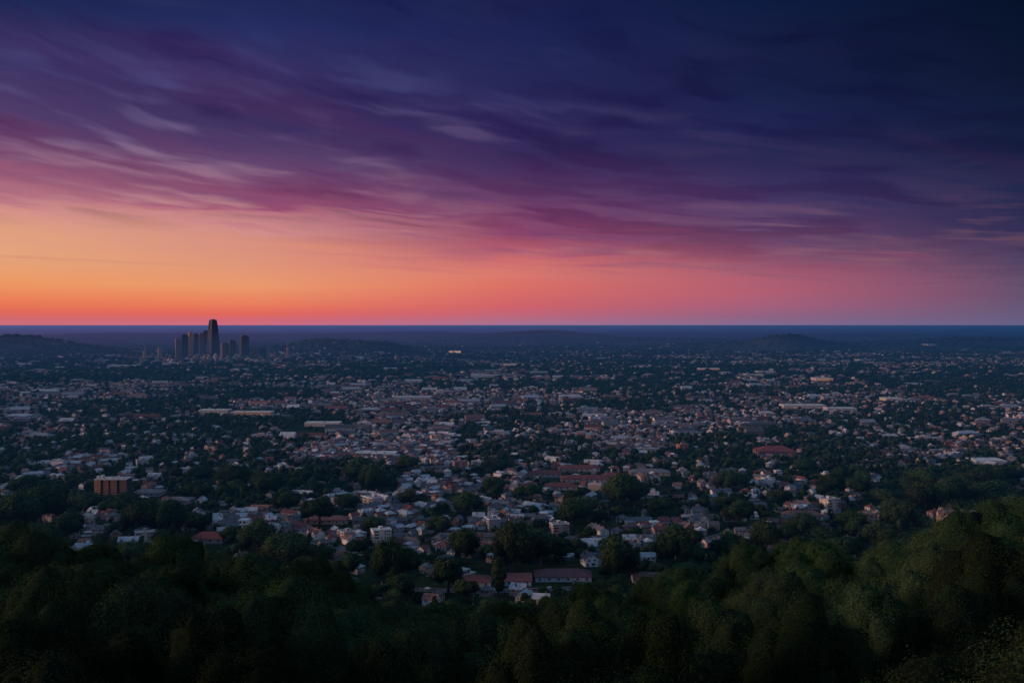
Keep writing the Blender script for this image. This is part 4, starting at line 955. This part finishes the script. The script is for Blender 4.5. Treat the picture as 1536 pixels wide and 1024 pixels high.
def town_trees():
    r = np.random.RandomState(9)
    PICK = [(212,803,757,62,'spreading'),(250,805,754,56,'broad'),(297,806,766,44,'rounded'),(478,792,738,44,'tall'),(462,790,745,26,'tall'),(425,852,806,72,'spreading'),(385,832,785,60,'broad'),(345,815,790,36,'rounded'),(585,878,815,58,'broad'),
            (612,872,822,36,'rounded'),(672,892,826,52,'tall'),(698,848,796,50,'broad'),(748,905,836,26,'slender'),(770,858,790,62,'spreading'),(812,850,796,46,'rounded'),(842,846,800,40,'tall'),(930,878,810,62,'broad'),(1012,852,795,56,'broad'),
            (1038,830,792,36,'rounded'),(858,792,752,48,'rounded'),(932,762,716,48,'broad'),(960,752,726,34,'rounded'),(900,790,764,30,'rounded'),(740,745,718,40,'broad'),(626,905,880,20,'pointed'),(838,842,808,14,'pointed'),(560,738,700,44,'broad'),(530,722,696,34,'rounded'),
            (60,790,735,70,'broad'),(20,800,745,64,'spreading'),(100,815,770,50,'broad'),(55,830,790,60,'spreading'),(130,765,742,60,'broad'),(185,765,742,54,'broad'),(40,745,715,56,'broad'),(1110,790,752,50,'broad'),(1150,830,785,52,'broad'),(1180,815,790,44,'rounded'),
            (1230,830,795,50,'broad'),(1260,845,800,50,'tall'),(1320,830,785,56,'broad'),(1350,800,755,56,'spreading'),(1390,770,725,60,'broad'),(1440,760,722,60,'spreading'),(1495,765,724,70,'broad'),(1330,760,735,44,'rounded'),(1380,745,705,56,'broad'),(1290,745,716,40,'rounded'),
            (1520,790,745,60,'broad'),(1460,805,765,50,'rounded'),(1210,712,690,40,'rounded'),(1090,845,800,46,'broad'),(1120,850,815,50,'rounded'),
            (656,806,774,46,'rounded'),(541,722,690,50,'broad'),(615,762,736,44,'broad'),(560,800,776,40,'rounded'),(869,782,748,54,'broad'),(937,758,716,60,'broad'),(1085,766,744,40,'rounded'),(1097,735,708,50,'broad'),(990,772,748,38,'rounded'),
            (700,772,742,46,'broad'),(790,752,726,40,'rounded'),(430,770,738,46,'broad'),(400,742,712,50,'spreading'),(350,730,700,50,'broad'),(300,726,700,46,'rounded'),(520,770,742,40,'rounded'),(610,708,684,40,'rounded'),(740,715,690,46,'broad'),(1250,740,712,46,'broad'),(1170,760,735,40,'rounded'),(1210,800,772,44,'broad'),
            (1280,800,768,50,'broad'),(1400,760,728,56,'broad'),(1470,735,706,56,'spreading'),(1500,725,700,50,'broad'),(700,905,868,44,'rounded'),(600,900,866,46,'broad'),(520,868,832,44,'broad'),(480,850,820,40,'rounded')]
    for px, pb, yt, wpx, kn in PICK:
        x, y = spot(px, pb); k = kind_by(kn, r); K = TREE_KINDS[k]
        H = (pb - yt) / F * y; W = wpx / F * y
        g = r.uniform(0.7, 1.1)
        add_tree(x, y, k, W / K[1], H / K[2], (g * r.uniform(.92, 1.12), g, g * r.uniform(.85, 1.05)), 'town'); BLOCKED.append((x, y, W * 0.42))
town_trees()

# ------------------------------------------------------------------ plots of the plain
ST_T = []      # trees that only read as a mass: (lod, kind, x, y, z, sx, sz, rot)
ST_H = []      # houses too many to tell apart: (x, y, z, rot, w, d, h, type, wall, roof)
def fill():
    r = np.random.RandomState(21)
    RINGS = [(640, 1700, 13.4), (1700, 3400, 21.0), (3400, 7400, 40.0), (7400, 12500, 95.0)]
    for ri, (d0, d1, sp) in enumerate(RINGS):
        ys = np.arange(d0, d1, sp)
        for y0 in ys:
            nx = int(1.14 * y0 / sp)
            xs = (np.arange(nx) - nx / 2 + 0.5) * sp + r.uniform(-.3, .3) * sp
            ya = y0 + r.uniform(-.22, .22, nx) * sp; xa = xs + r.uniform(-.2, .2, nx) * sp
            B = built_up(xa, ya); u = r.rand(nx); Z = terrain(xa, ya)
            hz = np.zeros(nx)
            if ri >= 2:
                hz = sstep(9, 24, Z)              # wooded hills
                B = B * (1 - hz * 0.93) * (1.0 if ri == 2 else 0.12)
            wood = fbm(xa / 170.0 + 11, ya / 300.0 + 5, 3)
            for x, y, b, uu, z, wd, h_ in zip(xa, ya, B, u, Z, wood, hz):
                rr = r.rand(8)
                if ri < 2 and blocked(x, y, 6.5): continue
                if z > 3.5 and y < 1000: continue
                blk = vnoise(x / 160.0 + 70, y / 160.0)
                rot = (float(blk) - 0.5) * 2.2 + (math.pi / 2) * int(rr[0] * 4) + (rr[1] - .5) * 0.2
                if ri < 2 and math.cos(rot) < -0.2: rot += math.pi
                if uu < b:
                    if ri == 0: HOUSES.append(dict(i=len(HOUSES), x=x, y=y, z=z - 0.2, rz=rot, p=int(np.searchsorted(np.cumsum(PROTO_W), rr[2] * .9999)) if y > 900 or not 0.78 < rr[2] < 0.87 else 7, s=0.82 + 0.3 * rr[3], seed=int(rr[4] * 1e6)))
                    elif rr[1] < (0.05, 0.07, 0.10, 0.10)[ri]:      # long low sheds and rows
                        ST_H.append((x, y, z, (rr[4] - .5) * 0.5, 24 + 34 * rr[2] * (1, 1, 1.5, 1.5)[ri], 14 + 8 * rr[3], 4.5 + 3 * rr[4], (0, 3, 2)[int(rr[5] * 3)], int(rr[6] * 1e6)))
                    else: ST_H.append((x, y, z, rot, (8 + 7 * rr[2]) * (1.0, 1.0, 1.4, 2.0)[ri], (8 + 4 * rr[3]) * (1.0, 1.0, 1.3, 1.6)[ri], (3.2 + 2.6 * rr[4] ** 2) * (1.0, 1.0, 1.05, 1.1)[ri], int(rr[5] * 5), int(rr[6] * 1e6)))
                    if ri in (1, 2):     # garden trees on the near side of the house
                        for q in range(2):
                            if r.rand() < 0.62:
                                k = r.randint(8); ss_ = r.uniform(.34, .62) * (1.0, 1.0, 1.25)[ri]
                                ST_T.append((ri, k, x + r.uniform(-8, 8) * (1, 1, 1.6)[ri], y - r.uniform(5, 11) * (1, 1, 1.5)[ri], z - 0.5, ss_ * 1.15, ss_ * (1, 1, .8)[ri], r.rand() * 6.28))
                else:
                    p = (0.66 + 0.5 * (wd > 0.5)) * (1 - 0.55 * min(1.0, b * 1.4))
                    if ri == 0: p *= 1.25
                    if rr[7] > p: continue
                    k = int(rr[2] * 8); K = TREE_KINDS[k]
                    big = 0.52 + 0.66 * rr[3] ** 1.7 + 0.25 * max(0, wd - 0.5) * 2
                    if ri == 3: big *= 1.3
                    elif ri == 2: big *= 1.4
                    if ri < 2: big *= (1 - 0.45 * min(1.0, b * 1.5))
                    H = clear_of(x, y, K[1] * big, K[2] * big) if y < 2600 else K[2] * big
                    if H < 3: continue
                    sz = H / K[2] * (0.9 + 0.2 * rr[4]); sx = min(big, sz * 1.8) * (1.0, 1.1, 1.7, 2.6)[ri]
                    if ri == 0: add_tree(x, y, k, sx, sz, None, 'plain', z - 0.3)
                    else: ST_T.append((min(ri, 2), k, x, y, z - 0.5, sx, sz * (1.0, 1.0, 0.8, 0.8)[ri], rr[6] * 6.28))
fill()
def downtown_blocks():      # mid-rise blocks at the feet of the towers, too small to tell apart
    r = np.random.RandomState(8)
    for _ in range(110):
        px = r.normal(330, 95); py = r.uniform(533, 549)
        if px < 120 or px > 640: continue
        x, y = spot(px, py); hgt = r.uniform(6, 15) * (1 + 0.9 * math.exp(-((px - 320) / 70) ** 2))
        ST_H.append((x, y, tz(x, y), r.uniform(.2, .7), r.uniform(16, 44), r.uniform(14, 26), hgt, 3, r.randint(1000000)))
downtown_blocks()

# ------------------------------------------------------------------ stuff: merged masses
def merge(chunks, name, mat, key):
    V = np.concatenate([c[0] for c in chunks]); n = 0; Fs = []
    for c in chunks: Fs.append(c[1] + n); n += len(c[0])
    A = np.concatenate([c[2] for c in chunks]); Fs = np.concatenate(Fs)
    me = mesh_np(name, V, Fs, tone=A if key == 'tone' else None, col=A if key == 'tint' else None)
    o = obj(name, me, mat); return tag(o, kind='stuff')
def xf(v, x, y, z, sx, sz, rot):
    c, s = math.cos(rot), math.sin(rot)
    return np.stack([(v[:, 0] * c - v[:, 1] * s) * sx + x, (v[:, 0] * s + v[:, 1] * c) * sx + y, v[:, 2] * sz + z], 1)
def build_stuff_trees(extra):
    ch = []; r = np.random.RandomState(3)
    for (lod, k, x, y, z, sx, sz, rot) in ST_T + extra:
        v, f, t = (LOW if lod < 2 else FAR)[k]
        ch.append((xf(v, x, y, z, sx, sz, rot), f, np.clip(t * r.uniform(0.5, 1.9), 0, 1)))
    o = merge(ch, "distant_trees", LEAF_FAR, 'tone')
    tag(o, 'continuous mass of small dark trees filling the plain between the houses', 'trees')
def house_arrays(w, d, h, typ, wall, roof, r, win):
    """quads only; colours per face"""
    v = []; f = []; c = []
    def quad(a, b, cc, dd, col): n = len(v); v.extend([a, b, cc, dd]); f.append((n, n+1, n+2, n+3)); c.append(col)
    def box(x0, x1, y0, y1, z0, z1, wc, rc):
        quad((x0,y0,z0),(x1,y0,z0),(x1,y0,z1),(x0,y0,z1),wc); quad((x1,y0,z0),(x1,y1,z0),(x1,y1,z1),(x1,y0,z1),wc)
        quad((x1,y1,z0),(x0,y1,z0),(x0,y1,z1),(x1,y1,z1),wc); quad((x0,y1,z0),(x0,y0,z0),(x0,y0,z1),(x0,y1,z1),wc); quad((x0,y0,z1),(x1,y0,z1),(x1,y1,z1),(x0,y1,z1),rc)
    W, D = w / 2, d / 2
    if typ in (0, 1, 2):
        if typ == 1: W, D = D, W
        rise = (0.55 if typ < 2 else 0.4) * min(D, W) * 1.1; e = 0.5
        box(-W, W, -D, D, -2, h, wall, roof)
        if typ == 2:   # hipped
            i = min(D, W) * 0.9; a, b, c0, d0 = -W - e, W + e, -D - e, D + e
            quad((a,c0,h),(b,c0,h),(W-i,0,h+rise),(-W+i,0,h+rise),roof); quad((b,d0,h),(a,d0,h),(-W+i,0,h+rise),(W-i,0,h+rise),roof)
            quad((b,c0,h),(b,0,h+0.001),(b,d0,h),(W-i,0,h+rise),roof); quad((a,d0,h),(a,0,h+0.001),(a,c0,h),(-W+i,0,h+rise),roof)
        elif typ == 0:
            quad((-W-e,-D-e,h-.3),(W+e,-D-e,h-.3),(W+e,0,h+rise),(-W-e,0,h+rise),roof); quad((W+e,D+e,h-.3),(-W-e,D+e,h-.3),(-W-e,0,h+rise),(W+e,0,h+rise),roof)
            for s in (-1, 1): quad((s*W,-D,h),(s*W,0,h),(s*W,D,h),(s*W,0,h+rise*.96),wall)
        else:
            quad((-W-e,D+e,h-.3),(-W-e,-D-e,h-.3),(0,-D-e,h+rise),(0,D+e,h+rise),roof); quad((W+e,-D-e,h-.3),(W+e,D+e,h-.3),(0,D+e,h+rise),(0,-D-e,h+rise),roof)
            for s in (-1, 1): quad((-W,s*D,h),(0,s*D,h),(W,s*D,h),(0,s*D,h+rise*.96),wall)
        if r.rand() < .6: q = r.uniform(-.5, .5) * W; box(q-.5, q+.5, .2, 1.2, h+.2, h+rise+1.4, (.2,.1,.08), (.1,.06,.05))
    else:
        box(-W, W, -D, D, -2, h, wall, roof)
        q = r.uniform(.3, .6); box(-W*q, W*q*.8, -D*.6, D*.7, h+.01, h+h*.45, wall, roof)
    if r.rand() < .5: box(W+.02, W*1.5, -D*.7, D*.6, -2, h*.6, wall, tuple(.9*k for k in roof))
    if win:
        n = max(2, int(2 * W / 3.4))
        for k in range(n):
            x = -W + (k + .5) * 2 * W / n
            for z in ((h*.30, h*.30+1.3),) if h < 5.2 else ((.9, 2.2), (h-2.0, h-.7)):
                quad((x-.65,-D-.06,z[0]),(x+.65,-D-.06,z[0]),(x+.65,-D-.06,z[1]),(x-.65,-D-.06,z[1]),(.03,.035,.045))
    return np.array(v, float), np.array(f), np.array([(*k, 1.0) for k in c])
def build_stuff_houses(extra):
    ch = []
    for (x, y, z, rot, w, d, h, typ, seed) in ST_H + extra:
        r = np.random.RandomState(seed)
        wall = pick(r, WALLS)[1]; roof = pick(r, ROOFS)[1] if typ < 3 else pick(r, FLATS)[1]
        k = r.uniform(.38, 1.12); wall = tuple(min(.8, q * k * e) for q, e in zip(wall, (1.0, .92, .97))); kr = r.uniform(.5, 1.05); roof = tuple(q * kr for q in roof)
        v, f, c = house_arrays(w, d, h, typ, wall, roof, r, y < 2600)
        ch.append((xf(v, x, y, z, 1.0, 1.0, rot), f, c))
    o = merge(ch, "distant_houses", TINT, 'tint')
    tag(o, 'scatter of small pale houses spread across the far plain', 'houses')

# ------------------------------------------------------------------ which ones stand alone
def house_look(h):
    r = np.random.RandomState(h['seed']); p = PROTO[h['p']]
    wall = pick(r, WALLS); roof = pick(r, FLATS if p.kind in ('flat_roofed_house', 'apartment_block') else ROOFS)
    k = r.uniform(.85, 1.12)
    return p, wall[0], tuple(min(.8, q * k) for q in wall[1]), roof[0], roof[1]
if KEEP_HOUSES is None: keep_h = set(h['i'] for h in sorted(HOUSES, key=lambda h: h['y'])[:CAND_H])
else: keep_h = set(KEEP_HOUSES)
if KEEP_TREES is None: keep_t = set(t['i'] for t in TREES if t['where'] in ('hill', 'town')) | set(t['i'] for t in sorted([t for t in TREES if t['where'] == 'plain'], key=lambda t: t['y'] / t['sx'])[:CAND_T])
else: keep_t = set(KEEP_TREES)

extra_h = []
MADE_H = []; MADE_T = []
for h in HOUSES:
    p, wn, wc, rn, rc = house_look(h)
    if h['i'] in keep_h:
        t = build_house(p, (h['x'], h['y'], h['z']), h['rz'], wc, rc, 2 if h['y'] < 1150 else 1, h['s'])
        h['desc'] = '%s %s, %s roof,' % (wn, p.desc, rn); h['o'] = t; MADE_H.append(h); t['idx'] = 0
        del t['idx']
    else:
        w = p.half * 1.8 * h['s']; extra_h.append((h['x'], h['y'], h['z'], h['rz'], w, 8.5, (3.4, 5.4, 5.4)[h['seed'] % 3], [0, 1, 2, 3, 0, 0, 4, 2][h['p']], h['seed']))
extra_t = []
for t in TREES:
    tr = np.random.RandomState(1000 + t['i'])
    if t['i'] in keep_t:
        K = TREE_KINDS[t['k']]
        if t['tint'] is None:
            g = tr.uniform(.65, 1.2); t['tint'] = (g * tr.uniform(.9, 1.12), g, g * tr.uniform(.85, 1.05))
        cm, tm = (NEAR if t['y'] < 480 else MID)[t['k']]
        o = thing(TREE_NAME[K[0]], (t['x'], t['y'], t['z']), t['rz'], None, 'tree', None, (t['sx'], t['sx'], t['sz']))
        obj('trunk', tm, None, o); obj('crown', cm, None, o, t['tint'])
        t['o'] = o; t['desc'] = TREE_WORD[K[0]]; MADE_T.append(t)
    else:
        extra_t.append((0, t['k'], t['x'], t['y'], t['z'], t['sx'], t['sz'], t['rz']))
build_stuff_trees(extra_t); build_stuff_houses(extra_h)

# ------------------------------------------------------------------ labels that single things out
ORD = ['', 'second ', 'third ', 'fourth ', 'fifth ', 'sixth ', 'seventh ', 'eighth ', 'ninth ', 'tenth ', 'eleventh ', 'twelfth ', 'thirteenth ', 'fourteenth ', 'fifteenth ', 'sixteenth ', 'seventeenth ', 'eighteenth ', 'nineteenth ', 'twentieth ']
def where_to(px, py):
    best = None
    for ph, lx, ly in LM:
        dx, dy = px - lx, (py - ly) * 2.0; q = math.hypot(dx, dy)
        if best is None or q < best[0]: best = (q, ph, dx, dy)
    q, ph, dx, dy = best
    side = ('right of' if dx > 0 else 'left of') if abs(dx) > abs(dy) else ('below' if dy > 0 else 'above')
    return q, side, ph
def label_all(items, fmt, group):
    buckets = {}
    for t in items:
        px, py = to_px(t['x'], t['y'], t['z'] + 4.0); q, side, ph = where_to(px, py)
        buckets.setdefault((t['desc'], side, ph), []).append((q, t))
    for (desc, side, ph), L in buckets.items():
        L.sort(key=lambda a: a[0])
        for n, (q, t) in enumerate(L):
            lead = '' if len(L) == 1 else ('nearest ' if n == 0 else ORD[min(n, 19)] + 'nearest ')
            tag(t['o'], (lead + fmt % desc + ' ' + side + ' ' + ph).strip(), None, group)
label_all(MADE_H, '%s', 'houses of the near town')
label_all([t for t in MADE_T if t['where'] != 'hill'], '%s dark tree', 'trees among the houses')
COLS9 = ['at the far left', 'left of the quarter line', 'right of the left quarter', 'left of centre', 'at the centre', 'right of centre', 'left of the right quarter', 'right of the right quarter', 'at the far right']
def label_hill():
    L = {}
    for t in MADE_T:
        if t['where'] != 'hill': continue
        K = TREE_KINDS[t['k']]; px, py = to_px(t['x'], t['y'], t['z'] + K[2] * t['sz'] * .75)
        row = 'on the bottom edge' if py > 960 else ('low on the wooded slope' if py > 905 else ('high on the wooded slope' if py > 860 else 'on the skyline of the wooded slope'))
        c = min(8, max(0, int(px / 1536 * 9)))
        L.setdefault((t['desc'], row, c), []).append((px, t))
    for (desc, row, c), q in L.items():
        q.sort(key=lambda a: a[0])
        for n, (px, t) in enumerate(q):
            lead = '' if len(q) == 1 else ('leftmost ' if n == 0 else ('rightmost ' if n == len(q) - 1 else ORD[min(n, 19)] + 'from left ')).replace('second from left', 'second-from-left').replace('from left', 'from-left')
            tag(t['o'], (lead + '%s olive-green tree %s, %s' % (desc, row, COLS9[c])), None, 'trees on the wooded slope')
label_hill()
